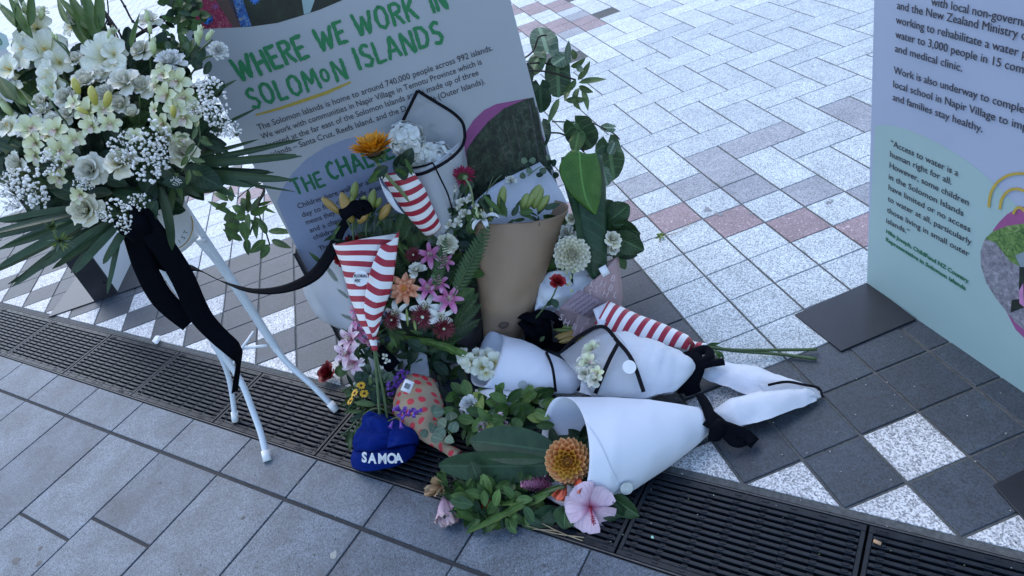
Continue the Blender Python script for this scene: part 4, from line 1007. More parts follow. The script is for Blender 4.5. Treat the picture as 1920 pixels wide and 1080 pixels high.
# florist's tag on the easel
pl = sheet_('florist_plate', [[(262, 395, 1.99), (300, 370, 1.98), (335, 350, 1.97)], [(280, 440, 2.0), (320, 420, 1.985), (358, 400, 1.98)], [(302, 480, 2.01), (340, 474, 2.0), (373, 445, 1.99)]], plain('glossy white plate', (.66, .68, .71), .25, .02, 20, coat=.5), ez, 4, .0004)
gold = plain('gold foil', (.42, .30, .08), .3, .1, 40, 0, .7)
mb = MB(); F = frame(cv(.1, .1, 1)); c0 = Q(320, 424, 1.974); kk = 1.974/FOC
ring = [c0+(F @ V((cos(a)*40*kk, sin(a)*45*kk, 0)))-V((0, 0, 0)) for a in [2*pi*i/40 for i in range(41)]]
tube(mb, ring, .0016, 5); mb.build('gold_ring', gold, pl)
def arctext(st, cx, cy, rx, ry, a0, a1, size, d, mat, parent, flip=False):
    for i, ch in enumerate(st):
        if ch == ' ': continue
        a = a0+(a1-a0)*i/max(1, len(st)-1); x = cx+rx*cos(a); y = cy-ry*sin(a)
        textat(ch, x, y, d, None, (a+pi/2 if flip else a-pi/2), size, mat, parent, (.1, .1, 1))
arctext('AITOMO', 320, 424, 27, 31, 2.75, 1.15, 13, 1.968, M_ink, pl); arctext('FLORIST', 320, 424, 34, 38, -2.3, -.35, 11, 1.968, M_ink, pl, True)

# ================================================================ THE STANDING SPRAY
sp = thing('flower_spray', 'large white and cream funeral spray of roses, orchids and gladioli on a white easel', 'flower spray', V((.60, -1.62, .95)))
def sd_(x, y): return 1.66+.00000135*((x-215)**2+(y-215)**2)*1.0     # the blooms lie on a dome
# foam core and dark foliage behind
mb = MB(); 
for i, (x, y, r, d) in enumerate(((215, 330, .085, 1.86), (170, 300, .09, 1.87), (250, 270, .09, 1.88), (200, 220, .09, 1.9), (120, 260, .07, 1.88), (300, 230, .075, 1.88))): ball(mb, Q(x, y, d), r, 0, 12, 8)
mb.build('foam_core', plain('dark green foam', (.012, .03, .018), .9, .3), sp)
scatter(150, 205, 235, 190, 165, 1.80, .06, 62, 'ov', ('dark', 'dark', 'mid'), sp, seed=3)
scatter(60, 230, 330, 140, 70, 1.76, .05, 66, 'ov', ('dark',), sp, seed=4)
scatter(40, 330, 260, 80, 90, 1.76, .05, 58, 'lance', ('dark', 'mid'), sp, seed=5)
scatter(26, 60, 220, 70, 90, 1.78, .05, 60, 'lance', ('dark', 'mid'), sp, seed=6)
scatter(24, 230, 130, 70, 60, 1.80, .05, 55, 'lance', ('dark', 'mid'), sp, seed=7)
# palm blades
for k, (x0, y0, x1, y1, w) in enumerate(((330, 308, 560, 265, 15), (335, 312, 548, 290, 20), (330, 318, 535, 338, 22), (335, 322, 470, 350, 20), (330, 316, 500, 322, 16), (340, 300, 480, 262, 12), (330, 325, 545, 357, 10), (350, 330, 440, 368, 18),
    (215, 405, 18, 540, 20), (205, 405, 42, 520, 20), (215, 410, 75, 500, 22), (220, 415, 103, 500, 20), (225, 420, 138, 508, 22), (190, 400, 0, 500, 22), (190, 395, -10, 465, 20), (180, 392, -20, 440, 20), (160, 385, -20, 415, 16), (215, 420, 160, 480, 16),
    (240, 425, 193, 492, 20), (228, 425, 202, 547, 13), (300, 350, 328, 466, 26), (120, 300, -20, 245, 16), (110, 310, -20, 275, 18), (100, 300, -10, 215, 14), (130, 330, -15, 300, 16), (120, 345, -15, 330, 14), (120, 265, -10, 190, 12),
    (380, 190, 442, 152, 12), (385, 250, 478, 205, 9), (330, 330, 375, 367, 22), (90, 210, 20, 165, 12), (200, 90, 160, 30, 12))):
    d0 = 1.74 if y1 < 400 else 1.72
    for q_ in range(2 if w > 13 and w < 26 else 1):
        jx, jy = ((0, 0), (R2.uniform(-16, 16), R2.uniform(-10, 10)))[q_]
        leaf(x0+jx*.3, y0+jy*.3, x1+jx, y1+jy, d0+.012*q_, d0+R2.uniform(-.04, .05), 'wide' if w > 12 else 'blade', 'palm', w*.74, sp, R2.uniform(-.6, .6), 'palm_blade', -.25 if k % 2 else -.5)
# gladiolus sheaths and spikes
for (x0, y0, x1, y1, w) in ((62, 72, 18, -8, 16), (48, 60, -4, 8, 18), (55, 50, 55, -25, 16), (36, 62, 30, 5, 16), (172, 92, 133, 38, 22), (176, 84, 126, -12, 24), (184, 80, 158, -20, 24), (172, 60, 108, -6, 16), (184, 60, 182, -25, 20), (128, 45, 110, 0, 12), (175, 90, 184, 45, 16),
    (30, 190, 3, 150, 26), (50, 200, 22, 158, 16), (70, 205, 40, 170, 12), (245, 90, 262, 30, 10)):
    leaf(x0, y0, x1, y1, 1.66, 1.69, 'sheath', 'sheath', w, sp, R2.uniform(-.4, .4), 'sheath', -.1)
for pts in ([(150, 200, 1.78), (110, 120, 1.74), (60, 40, 1.72), (30, -20, 1.72)], [(215, 220, 1.78), (190, 130, 1.74), (170, 60, 1.72), (150, -20, 1.72)], [(90, 260, 1.78), (40, 200, 1.74), (0, 140, 1.72)]): stem('stem', pts, .006, M_stem, sp)
for (x, y, r, fx, fy) in ((66, 50, 31, .1, .2), (44, 92, 38, -.35, -.1), (83, 92, 40, .2, .1), (196, 104, 46, .1, .1), (150, 35, 26, .5, .5), (130, 50, 20, -.6, .1), (88, 148, 36, -.5, -.2), (12, 128, 30, -.3, .1), (110, 115, 28, .4, .1), (22, 165, 22, -.2, .6), (150, 22, 20, .2, .8), (100, 165, 26, .1, -.1), (15, 235, 26, -.3, .3), (42, 40, 20, -.6, .6), (75, 20, 16, .2, .9), (215, 100, 24, .6, .3)):
    bloom('gladiolus', 'glad', x, y, r, sd_(x, y)-.02, (fx, fy, 1), parent=sp, sc=.92)
for (x, y, r, fx, fy) in ((12, 22, 15, -.6, .7), (33, 12, 12, -.2, 1), (45, 15, 10, .3, 1), (78, 25, 13, .4, 1), (190, 10, 16, .2, 1), (205, 65, 17, .8, .6), (10, 200, 18, -.5, .9)):
    bloom('gladiolus_bud', 'lizbud', x, y, r*1.15, 1.69, (fx, fy, .35), parent=sp)
# ruffled white lisianthus, roses
for (x, y, r, fx, fy, kd) in ((120, 181, 26, -.1, .2, 'whiterose'), (318, 112, 32, .1, .7, 'carn'), (410, 94, 21, .6, .2, 'carn'), (262, 90, 25, -.3, .5, 'whiterose'), (280, 35, 22, .3, .7, 'liz'), (48, 238, 30, -.4, .2, 'carn'), (28, 308, 29, -.5, -.1, 'liz'),
    (165, 317, 34, 0, .0, 'whiterose'), (223, 300, 33, .05, .45, 'rose'), (156, 393, 36, 0, .05, 'rose'), (345, 283, 31, .5, .2, 'rose'), (171, 337, 13, .2, .0, 'rosebud'), (247, 212, 19, .2, .6, 'rosebud'), (226, 156, 15, 0, .9, 'rosebud'), (261, 168, 16, .1, .8, 'rosebud'),
    (232, 150, 34, 0, .5, 'liz'), (265, 160, 30, .2, .5, 'liz'), (158, 148, 32, -.1, .6, 'liz'), (127, 212, 22, 0, .3, 'liz'), (80, 205, 22, -.2, .5, 'liz'), (75, 190, 24, -.4, .4, 'liz'), (200, 175, 30, .1, .5, 'liz'), (215, 125, 20, .3, .5, 'lizy'), (5, 238, 18, -.7, .1, 'liz'), (190, 140, 28, 0, .6, 'liz'), (100, 225, 24, -.1, .4, 'liz'), (225, 195, 26, .1, .4, 'liz'), (75, 75, 20, 0, .5, 'liz'), (140, 110, 22, 0, .5, 'liz')):
    if kd == 'lizy': kd = 'glad'
    bloom({'rose': 'cream_rose', 'rosebud': 'rosebud', 'carn': 'carnation', 'glad': 'gladiolus'}.get(kd, 'lisianthus'), kd, x, y, r, sd_(x, y)-(.03 if r > 30 else .015), (fx, fy, 1), parent=sp)
for (x, y, r, fx, fy) in ((276, 30, 13, 0, 1), (281, 52, 12, .1, .9), (287, 86, 17, .1, .9), (374, 63, 17, .3, .8), (392, 67, 14, .6, .7), (370, 72, 14, -.1, .8), (99, 65, 8, -.5, .9), (106, 70, 7, .1, 1), (91, 173, 15, -.5, .7), (106, 146, 9, -1, .2), (205, 65, 12, .3, .9)):
    bloom('lisianthus_bud', 'lizbud', x, y, r, 1.66, (fx, fy, .3), parent=sp)
for pts in ([(280, 62, 1.67), (282, 120, 1.69), (290, 190, 1.74)], [(374, 75, 1.67), (350, 110, 1.7), (320, 150, 1.74)], [(398, 75, 1.67), (370, 100, 1.7), (330, 150, 1.74)], [(398, 105, 1.68), (380, 112, 1.7), (350, 150, 1.74)], [(100, 72, 1.66), (128, 100, 1.66), (142, 132, 1.68)], [(106, 76, 1.66), (125, 90, 1.66), (142, 130, 1.68)], [(92, 185, 1.64), (108, 210, 1.64), (150, 260, 1.68)], [(112, 147, 1.64), (128, 157, 1.64), (136, 168, 1.66)], [(232, 175, 1.64), (233, 195, 1.66), (235, 220, 1.7)], [(262, 180, 1.64), (262, 200, 1.66), (262, 230, 1.7)]): stem('stem', pts, .0022, M_stem, sp, 5)
# cymbidium orchids
for (x, y, r, fx, fy) in ((304, 140, 27, -.2, .2), (332, 152, 30, .2, .1), (312, 178, 28, -.2, -.1), (345, 184, 27, .4, .1), (330, 205, 26, .1, 0), (165, 208, 30, -.1, .1), (171, 236, 25, 0, -.1), (106, 243, 28, .1, .1), (58, 240, 32, .3, .4), (66, 268, 27, -.2, -.2), (66, 292, 24, -.2, -.5), (112, 282, 30, .2, -.1), (140, 262, 24, .5, .1), (110, 333, 24, 0, -.5), (206, 232, 24, .6, .0), (345, 222, 30, .3, .1), (305, 232, 28, -.4, -.3), (312, 252, 24, 0, -.7), (253, 256, 20, .1, .2), (150, 365, 22, -.2, -.2), (340, 262, 20, .2, .6), (365, 205, 20, .8, .1), (292, 160, 20, -.8, .1), (140, 195, 22, -.4, .2), (195, 205, 22, .3, .2), (128, 300, 20, .6, .1), (290, 205, 18, -.6, .0), (88, 255, 20, 0, .4)):
    bloom('orchid', 'orchid', x, y, r, sd_(x, y)-.035, (fx, fy, 1), R2.uniform(-.7, .7), sp)
for (x, y, r, fx, fy) in ((143, 161, 13, -.1, 1), (175, 179, 15, 0, 1), (202, 186, 14, .5, .8), (325, 209, 11, .2, .6), (155, 208, 9, -.7, .4)): bloom('orchid_bud', 'ybud', x, y, r*1.3, 1.60, (fx, fy, .5), parent=sp).scale *= 1.0
for o in sp.children:
    if o.name.startswith('orchid_bud'): o.scale = (o.scale[0]*1.9, o.scale[1]*1.9, o.scale[2]*.95)
# baby's breath
for (x, y, r) in ((55, 345, 34), (66, 372, 24), (12, 352, 26), (24, 380, 18), (95, 306, 25), (290, 250, 26), (302, 262, 18), (270, 288, 28), (280, 315, 30), (226, 276, 24), (300, 300, 22), (260, 378, 18), (222, 398, 26), (230, 424, 15), (193, 402, 13), (395, 172, 27), (388, 160, 20), (408, 212, 25), (437, 243, 18), (410, 238, 18), (392, 200, 20), (150, 345, 12), (365, 205, 14), (240, 262, 16), (330, 340, 9), (240, 300, 14), (165, 345, 12), (185, 225, 10), (20, 330, 14)):
    bloom('babys_breath', 'breath', x, y, r, 1.60+.02*(r < 20), (R2.uniform(-.3, .3), R2.uniform(-.2, .5), 1), parent=sp)
# small trailing leaves and pale star flowers
for (x0, y0, x1, y1) in ((370, 238, 366, 262), (352, 258, 333, 258), (365, 268, 350, 290), (352, 292, 340, 310), (356, 293, 372, 312), (378, 255, 392, 268), (374, 262, 398, 272), (355, 318, 350, 345), (360, 320, 380, 330), (335, 325, 322, 330), (360, 298, 385, 305), (367, 240, 372, 225), (345, 275, 330, 262)):
    leaf(x0, y0, x1, y1, 1.57, 1.58, 'lance', 'olive', 10, sp)
stem('stem', [(372, 232, 1.58), (375, 262, 1.58), (360, 292, 1.58), (340, 322, 1.6)], .0014, M_stem, sp, 4)
for k in range(34):
    a = R2.uniform(0, 6.28); q = R2.uniform(8, 26); leaf(112, 452, 112+q*cos(a)*1.15, 452+q*sin(a), 1.64, 1.62, 'long', 'pale' if k % 2 else 'yel', 4, sp, name='star_petal')
for k in range(12):
    a = R2.uniform(0, 6.28); q = R2.uniform(8, 18); leaf(98, 425, 98+q*cos(a)*1.15, 425+q*sin(a), 1.66, 1.64, 'long', 'olive', 5, sp)
# vine twigs above the spray
for pts, r in (([(182, 0, 1.8), (200, 26, 1.8), (213, 52, 1.8), (228, 85, 1.82)], .0022), ([(200, -10, 1.8), (203, 28, 1.8), (194, 52, 1.8)], .0018), ([(196, 20, 1.79), (222, 58, 1.79), (232, 82, 1.8)], .0026), ([(190, 14, 1.81), (206, 46, 1.81), (218, 75, 1.81)], .003), ([(222, -8, 1.8), (234, 12, 1.8), (249, 40, 1.8), (270, 57, 1.8), (285, 62, 1.8)], .0025), ([(232, 82, 1.82), (270, 58, 1.82), (300, 42, 1.84), (335, 10, 1.86), (352, -20, 1.88)], .0048)):
    stem('vine_twig', pts, r, M_stemd, sp, 6)
for (x, y) in ((200, 27), (234, 12), (249, 40), (203, 45), (222, 57)): mb = MB(); ball(mb, Q(x, y, 1.80), .0042, 0, 6, 4); mb.build('twig_knot', M_stemd, sp)
scatter(70, 342, 62, 26, 66, 1.80, .04, 22, 'ov', ('mid', 'olive', 'dark', 'mid'), sp, seed=12)
scatter(26, 365, 20, 40, 26, 1.80, .03, 20, 'ov', ('mid', 'olive'), sp, seed=13)
for (x0, y0, x1, y1, w, m_) in ((336, 62, 352, 92, 22, 'mid'), (352, 78, 342, 98, 16, 'pale'), (318, 78, 308, 88, 16, 'pale'), (366, 108, 370, 130, 22, 'dark'), (362, 120, 382, 90, 24, 'dark'), (350, 120, 366, 98, 22, 'dark'), (300, 5, 312, -8, 20, 'mid'), (308, 12, 300, 0, 18, 'mid'), (245, 130, 248, 85, 14, 'dark'), (230, 120, 232, 84, 12, 'dark'), (150, 80, 165, 122, 40, 'dark'), (245, 158, 250, 122, 18, 'dark'), (382, 140, 396, 115, 14, 'dark')):
    leaf(x0, y0, x1, y1, 1.70, 1.70, 'ov', m_, w, sp)
# ribbon
rb = M_ribbon
N1 = cv(.2, .15, 1)
band('ribbon', [(238, 385, 1.72), (252, 440, 1.74), (272, 500, 1.80), (305, 560, 1.86), (357, 606, 1.92)], [.030, .052, .055, .056, .052], sp, rb, 0, N1)
band('ribbon', [(252, 390, 1.71), (290, 440, 1.73), (338, 512, 1.80), (372, 585, 1.87), (405, 625, 1.92), (438, 655, 1.95), (448, 670, 1.99), (446, 690, 2.04), (440, 735, 2.08)], [.05, .054, .056, .056, .052, .05, .040, .022, .026], sp, rb, 0, [N1, N1, cv(.3, .5, 1), cv(.6, .5, 1), cv(.9, 0, .5), cv(.9, 0, .4)])
band('ribbon', [(270, 440, 1.77), (300, 482, 1.83), (330, 496, 1.86), (372, 505, 1.95), (420, 530, 2.05), (480, 546, 2.14), (540, 540, 2.2), (590, 515, 2.24), (622, 470, 2.25), (640, 430, 2.25), (668, 392, 2.25)], [.045, .052, .054, .055, .050, .034, .044, .050, .046, .04, .045], sp, rb, 0, [cv(.1, .5, 1), cv(.1, .4, 1), cv(0, .9, .6), cv(.1, .9, .6), cv(-.4, .3, 1), cv(-.6, .1, .8)])
band('ribbon', [(232, 400, 1.70), (250, 425, 1.69), (268, 450, 1.74)], [.06, .065, .05], sp, rb, 0, N1, .1)

# ================================================================ GREENERY BEHIND THE FIRST BOARD
vg = thing('vine_wreath', 'loose green vine wreath with heart shaped leaves showing on both sides of the first board', 'greenery wreath', B1.pt(.5, .6, -.1))
bd = lambda x, y, o: B1.dep(x, y, o)
for pts, r in (([(480, 350, bd(500, 350, -.08)), (496, 358, bd(500, 358, -.05)), (483, 385, 2.75), (476, 415, 2.72), (468, 440, 2.72)], .0035), ([(497, 350, bd(500, 350, -.03)), (484, 392, 2.73), (500, 440, 2.72), (506, 460, 2.72)], .0028), ([(520, 330, bd(520, 330, -.06)), (470, 352, 2.8), (445, 372, 2.78)], .002),
    ([(982, 110, bd(982, 110, -.03)), (1000, 95, 2.35), (1010, 70, 2.33), (1025, 66, 2.32)], .003), ([(985, 120, bd(985, 120, -.04)), (1015, 118, 2.36), (1050, 125, 2.36)], .003), ([(985, 132, bd(985, 132, -.03)), (1030, 135, 2.35), (1080, 150, 2.35)], .003),
    ([(1015, 250, bd(1015, 250, -.06)), (1050, 250, 2.45), (1075, 265, 2.45), (1095, 285, 2.45)], .003), ([(1035, 228, 2.47), (1080, 229, 2.46)], .0024), ([(1110, 230, 2.42), (1150, 250, 2.42), (1162, 262, 2.42)], .0022)):
    stem('vine', pts, r, M_stemd, vg, 6)
for i, (x, y, r, fx, fy, sp_, m_) in enumerate(((1026, 98, 33, .1, .4, .15, 'heartl'), (1045, 118, 30, 0, -.1, 3.2, 'heart'), (1012, 102, 22, -.5, .3, 2.8, 'heart'), (985, 130, 24, -.9, -.2, 2.9, 'dark'), (1012, 160, 26, .3, -.5, 3.4, 'dark'), (1078, 232, 36, .3, -.9, 3.9, 'heart'), (1140, 268, 35, .4, -.2, 3.5, 'heart'), (1015, 232, 22, -.6, .2, 3.3, 'dark'), (1152, 268, 13, .7, .2, 2.6, 'heartl'), (1085, 250, 18, -.3, .4, 3.0, 'mid'), (1130, 318, 16, 0, .4, 3.4, 'heartl'), (1062, 105, 18, .4, .4, 2.2, 'heartl'), (1150, 240, 12, 0, .4, 1.4, 'heartl'))):
    heart(x, y, r, 2.36 if y < 200 else 2.42, (fx, fy, 1), sp_, m_, vg, i)
for (x0, y0, x1, y1) in ((1083, 150, 1107, 117), (1085, 155, 1134, 150), (1085, 162, 1112, 172), (1085, 165, 1073, 193), (1092, 168, 1101, 207), (1075, 182, 1090, 205), (1048, 185, 1028, 230), (1063, 115, 1066, 78), (1078, 112, 1074, 93), (1070, 125, 1098, 115), (1060, 188, 1100, 186), (1080, 125, 1100, 132), (1070, 160, 1060, 190), (1080, 150, 1060, 175)):
    leaf(x0, y0, x1, y1, 2.32, 2.30, 'lance', R2.choice(('olive', 'olive', 'pale')), 13, vg)
for (x0, y0, x1, y1, w) in ((437, 403, 391, 377, 12), (428, 377, 402, 358, 14), (426, 380, 401, 389, 12), (434, 378, 432, 350, 12), (455, 451, 418, 434, 14), (452, 432, 421, 420, 18), (441, 405, 430, 450, 26), (463, 448, 464, 474, 14), (498, 450, 466, 472, 18), (503, 458, 490, 484, 16), (509, 450, 543, 464, 13), (503, 434, 545, 433, 13), (500, 440, 482, 407, 15), (480, 408, 480, 445, 12), (470, 395, 452, 372, 20), (460, 400, 436, 385, 16), (465, 400, 458, 365, 12), (470, 400, 492, 365, 12), (470, 402, 500, 388, 16), (455, 415, 462, 450, 20), (462, 405, 440, 408, 18), (465, 400, 470, 430, 14), (490, 388, 515, 399, 6), (480, 385, 508, 378, 7), (445, 405, 420, 412, 24), (470, 412, 487, 425, 10), (466, 380, 466, 352, 9)):
    leaf(x0, y0, x1, y1, 2.70, 2.68, 'lance', R2.choice(('olive', 'mid', 'mid')), w, vg)
scatter(70, 955, 318, 62, 26, lambda *a: 0, 0, 12, 'round', 'pale', vg) if False else None
W_tissue2 = papermat('creased white paper', (.60, .64, .71), .55, .5, 30)

# ================================================================ BOUQUETS LEANING ON THE FIRST BOARD
def bq(name, label, x, y, h=0): return thing(name, label, 'bouquet', G(x, y, h), 'bouquets laid in front of the first board')
# -- hydrangeas in frosted film
t = bq('bouquet', 'white hydrangeas standing in frosted film with a black border against the first board', 850, 520)
b_ = lambda x, y, o: (x, y, ('b', o))
sheet_('film_wrap', [[b_(755, 225, .02), b_(783, 172, .02), b_(866, 222, .02)], [b_(742, 300, .03), b_(800, 300, .02), b_(868, 320, .03)], [b_(770, 400, .05), b_(815, 410, .05), b_(868, 440, .05)], [b_(800, 500, .12), b_(830, 510, .12), b_(862, 520, .12)]], W_film, t, 4, .002, 3)
bloom('hydrangea', 'hydr', 763, 262, 40, ('b', .11), (-.1, .3, 1), parent=t, i=0); bloom('hydrangea', 'hydr', 815, 300, 42, ('b', .10), (.2, .2, 1), parent=t, i=1)
bloom('hydrangea', 'hydr', 784, 290, 32, ('b', .11), (0, .1, 1), parent=t, i=1)
sheet_('film_wrap', [[b_(764, 322, .17), b_(812, 307, .19), b_(866, 262, .08)], [b_(785, 380, .18), b_(825, 375, .20), b_(868, 350, .10)], [b_(800, 440, .18), b_(835, 440, .20), b_(866, 440, .14)], [b_(812, 500, .18), b_(840, 500, .20), b_(862, 500, .18)]], W_filmd, t, 4, .003, 8)
band('black_border', [b_(742, 262, .05), b_(755, 228, .03), b_(783, 170, .03)], .010, t, W_trim, .003); band('black_border', [b_(783, 170, .03), b_(815, 190, .03), b_(850, 212, .03), b_(868, 232, .04), b_(872, 258, .07)], .010, t, W_trim, .003)
band('black_border', [b_(872, 256, .07), b_(866, 275, .12), b_(845, 297, .17), b_(812, 317, .20), b_(785, 327, .19), b_(762, 325, .17)], .010, t, W_trim, .004); band('black_border', [b_(812, 305, .20), b_(790, 312, .19), b_(764, 316, .17)], .006, t, W_trim, .004)
band('black_border', [b_(812, 306, .20), b_(826, 335, .20), b_(840, 365, .20), b_(850, 400, .19)], .005, t, W_trim, .004)
leaf(752, 318, 772, 280, ('b', .19), ('b', .19), 'ov', 'dark', 26, t); leaf(745, 325, 752, 290, ('b', .19), ('b', .19), 'ov', 'dark', 24, t)
scatter(26, 850, 470, 40, 70, ('b', .16), .03, 40, 'ov', ('dark', 'mid'), t, seed=41)
# -- sunflower cone
t = bq('bouquet', 'orange sunflower above a narrow red and white striped paper cone, highest of the flowers', 790, 520)
b_ = lambda x, y, o: (x, y, ('b', o))
bloom('sunflower', 'sun', 702, 287, 41, ('b', .26), (-.2, 1.0, .75), 0, t, 0, 1.15)
stem('stem', [b_(708, 306, .26), b_(730, 335, .27), b_(755, 362, .26), b_(778, 390, .24)], .0055, M_stemp, t)
for (x0, y0, x1, y1, sh, m_, w) in ((712, 318, 692, 342, 'ov', 'mid', 16), (728, 312, 700, 330, 'ov', 'dark', 20), (740, 316, 768, 330, 'round', 'dark', 26), (745, 328, 756, 316, 'round', 'mid', 24)): leaf(x0, y0, x1, y1, ('b', .29), ('b', .29), sh, m_, w, t)
scatter(12, 735, 305, 30, 14, ('b', .24), .01, 24, 'lance', ('dark', 'mid'), t, seed=43)
loft('striped_paper', [((712, 328), (772, 318), ('b', .225), .026, -.012), ((740, 372), (796, 352), ('b', .225), .032, -.004), ((770, 412), (812, 390), ('b', .225), .028, 0), ((798, 442), (828, 424), ('b', .22), .018, 0)], W_stripe2, t, 26, 6, True, .002)
sheet_('paper_flap', [[b_(708, 322, .245), b_(716, 345, .25), b_(733, 362, .26)], [b_(716, 352, .25), b_(726, 370, .265), b_(744, 384, .27)], [b_(728, 378, .255), b_(742, 394, .265), b_(758, 402, .265)]], W_white, t, 4, .002)
# -- lily bouquet in the striped cone with round sticker
t = bq('bouquet', 'lily buds and dark roses in a striped paper cone with a FLORAL FIX sticker', 712, 810)
FF = loft('striped_paper', [((624, 458), (746, 436), 2.23, .055, .012), ((640, 498), (742, 490), 2.22, .050, .006), ((655, 555), (731, 545), 2.21, .040, 0), ((674, 605), (714, 600), 2.20, .024, 0), ((691, 632), (705, 628), 2.19, .010, 0), ((698, 658), (708, 657), 2.185, .007, 0)], W_stripe, t, 30, 6, False, .0016)
sheet_('paper_flap', [[(714, 460, 2.165), (733, 452, 2.165), (749, 433, 2.18)], [(697, 500, 2.155), (720, 495, 2.155), (742, 488, 2.175)], [(686, 545, 2.155), (710, 550, 2.15), (734, 540, 2.175)], [(684, 590, 2.165), (702, 590, 2.16), (718, 585, 2.18)], [(699, 632, 2.18), (704, 630, 2.178), (708, 626, 2.18)]], papermat('red striped paper flap', (.78, .78, .79), .5, .15, 12, stripe=(.034, radians(-38), .48, W_red)), t, 4, .001)
tie = MB(); tube(tie, [Q(690, 634, 2.17), Q(700, 637, 2.165), Q(711, 633, 2.17)], .0022, 6); tie.build('twine', plain('red twine', (.3, .03, .03), .7), t)
sticker(676, 522, 15, 2.125, (-.1, .1, 1), t, name='round_sticker'); textat('FLORAL', 676, 520, 2.12, None, 0, 7.5, M_blkT, t, (-.1, .1, 1), bold=.25); textat('FIX', 670, 529, 2.12, None, 0, 7.5, M_blkT, t, (-.1, .1, 1), bold=.25)
for (x0, y0, x1, y1, k, w) in ((640, 402, 603, 370, 'budo', 15), (662, 418, 640, 360, 'budo', 22), (660, 380, 668, 340, 'bud', 15), (690, 405, 702, 354, 'bud', 17), (705, 390, 714, 370, 'bud', 12), (712, 412, 732, 382, 'budo', 17), (678, 380, 685, 368, 'bud', 11), (672, 418, 688, 398, 'budo', 17), (658, 385, 660, 368, 'bud', 11)):
    p0, p1 = Q(x0, y0, 2.22), Q(x1, y1, 2.20); L = (p1-p0).length; inst('lily_bud', flower(k), TRS((p0+p1)/2, frame(p1-p0), (w*2.2/FOC*2.3, w*2.2/FOC*2.3, L/2)), t)
for pts in ([(662, 418, 2.22), (662, 440, 2.22), (668, 470, 2.23)], [(640, 402, 2.22), (650, 412, 2.22), (664, 440, 2.23)], [(690, 405, 2.22), (686, 430, 2.22), (690, 460, 2.23)], [(712, 412, 2.22), (700, 440, 2.23), (695, 460, 2.23)]): stem('stem', pts, .0032, M_stem, t)
scatter(44, 690, 430, 60, 38, 2.25, .03, 34, 'lance', ('dark', 'mid', 'dark'), t, seed=45)
for k in range(9): fern(680+k*9, 455, 655+k*16, 395-(k % 3)*10, 2.24, 2.22, t, R2.uniform(-.5, .5), .7)
for (x, y, r) in ((655, 462, 26), (640, 480, 22), (676, 450, 18)): bloom('dark_rose', 'redrose', x, y, r, 2.27, (-.3, .4, 1), parent=t)
band('ribbon_bow', [(640, 405, 2.2), (665, 388, 2.19), (688, 392, 2.2)], .05, t, None, .002, cv(0, .6, 1), .15)
band('ribbon_bow', [(665, 405, 2.2), (680, 385, 2.19), (690, 400, 2.2)], .04, t, None, .004, cv(0, .3, 1), .2)
# clear film on its left side
sheet_('film_wrap', [[(585, 505, 2.36), (610, 480, 2.33), (634, 458, 2.29)], [(568, 540, 2.38), (610, 545, 2.34), (648, 520, 2.29)], [(592, 590, 2.40), (630, 590, 2.36), (665, 590, 2.30)], [(625, 612, 2.42), (652, 622, 2.38), (676, 640, 2.32)]], W_filmd, t, 4, .004, 5)
leaf(606, 496, 578, 478, 2.28, 2.28, 'lance', 'mid', 9, t)
for q in ((634, 530, 606, 492), (668, 602, 636, 588), (655, 560, 630, 540)): fern(*q, 2.27, 2.26, t, 0, .8)
stem('rose_stem', [(702, 655, 2.185), (706, 700, 2.17), (710, 755, 2.16), (714, 815, 2.13)], .0042, M_stem, t); stem('rose_stem', [(704, 655, 2.185), (712, 700, 2.17), (722, 755, 2.17), (728, 808, 2.15)], .0042, M_stem, t)
# -- big mixed bouquet in the dark wrap
t = bq('bouquet', 'crowded bouquet of orange dahlia, pink lilies and ferns in the centre of the pile', 800, 650)
mb = MB(); ball(mb, Q(800, 520, 2.40), .10, 0, 12, 8); ball(mb, Q(800, 600, 2.40), .09, 0, 12, 8); mb.build('interior_shade', plain('dark interior shade', (.010, .022, .012), .9, .4), t)  # dark filler balls; the pile's shaded interior is put into their colour
loft('dark_wrap', [((735, 470), (905, 495), 2.46, .05, 0), ((745, 560), (915, 560), 2.46, .06, 0), ((765, 640), (900, 640), 2.46, .05, 0), ((790, 690), (860, 690), 2.44, .03, 0)], W_darkp, t, 26, 5, True, .005)
for i, (x, y) in enumerate(((865, 560), (880, 585), (868, 605), (890, 560), (878, 540), (893, 612), (862, 585))): textat('HBL'[i % 3], x, y, 2.385, None, .5, 15, plain('grey letter print', (.16, .15, .15)), t, (.2, .1, 1))
scatter(120, 800, 520, 75, 120, 2.34, .05, 40, 'ov', ('dark', 'dark', 'mid'), t, seed=51)
scatter(60, 770, 620, 90, 60, 2.33, .04, 36, 'lance', ('dark', 'mid'), t, seed=52)
for (x0, y0, x1, y1) in ((760, 470, 830, 405), (800, 540, 842, 440), (840, 540, 905, 440), (790, 500, 755, 410), (770, 560, 745, 470), (850, 560, 925, 415), (820, 560, 820, 450), (850, 620, 905, 565), (840, 640, 905, 600), (850, 610, 900, 545), (780, 450, 850, 425), (860, 530, 900, 460), (760, 640, 715, 600), (800, 660, 870, 625), (750, 650, 720, 610), (740, 455, 720, 400), (825, 480, 800, 405)):
    fern(x0, y0, x1, y1, 2.30, 2.26, t, R2.uniform(-.5, .5), .85)
fern(850, 555, 925, 408, 2.19, 2.17, t, 0, .8); fern(815, 545, 838, 435, 2.2, 2.18, t, 0, .8)
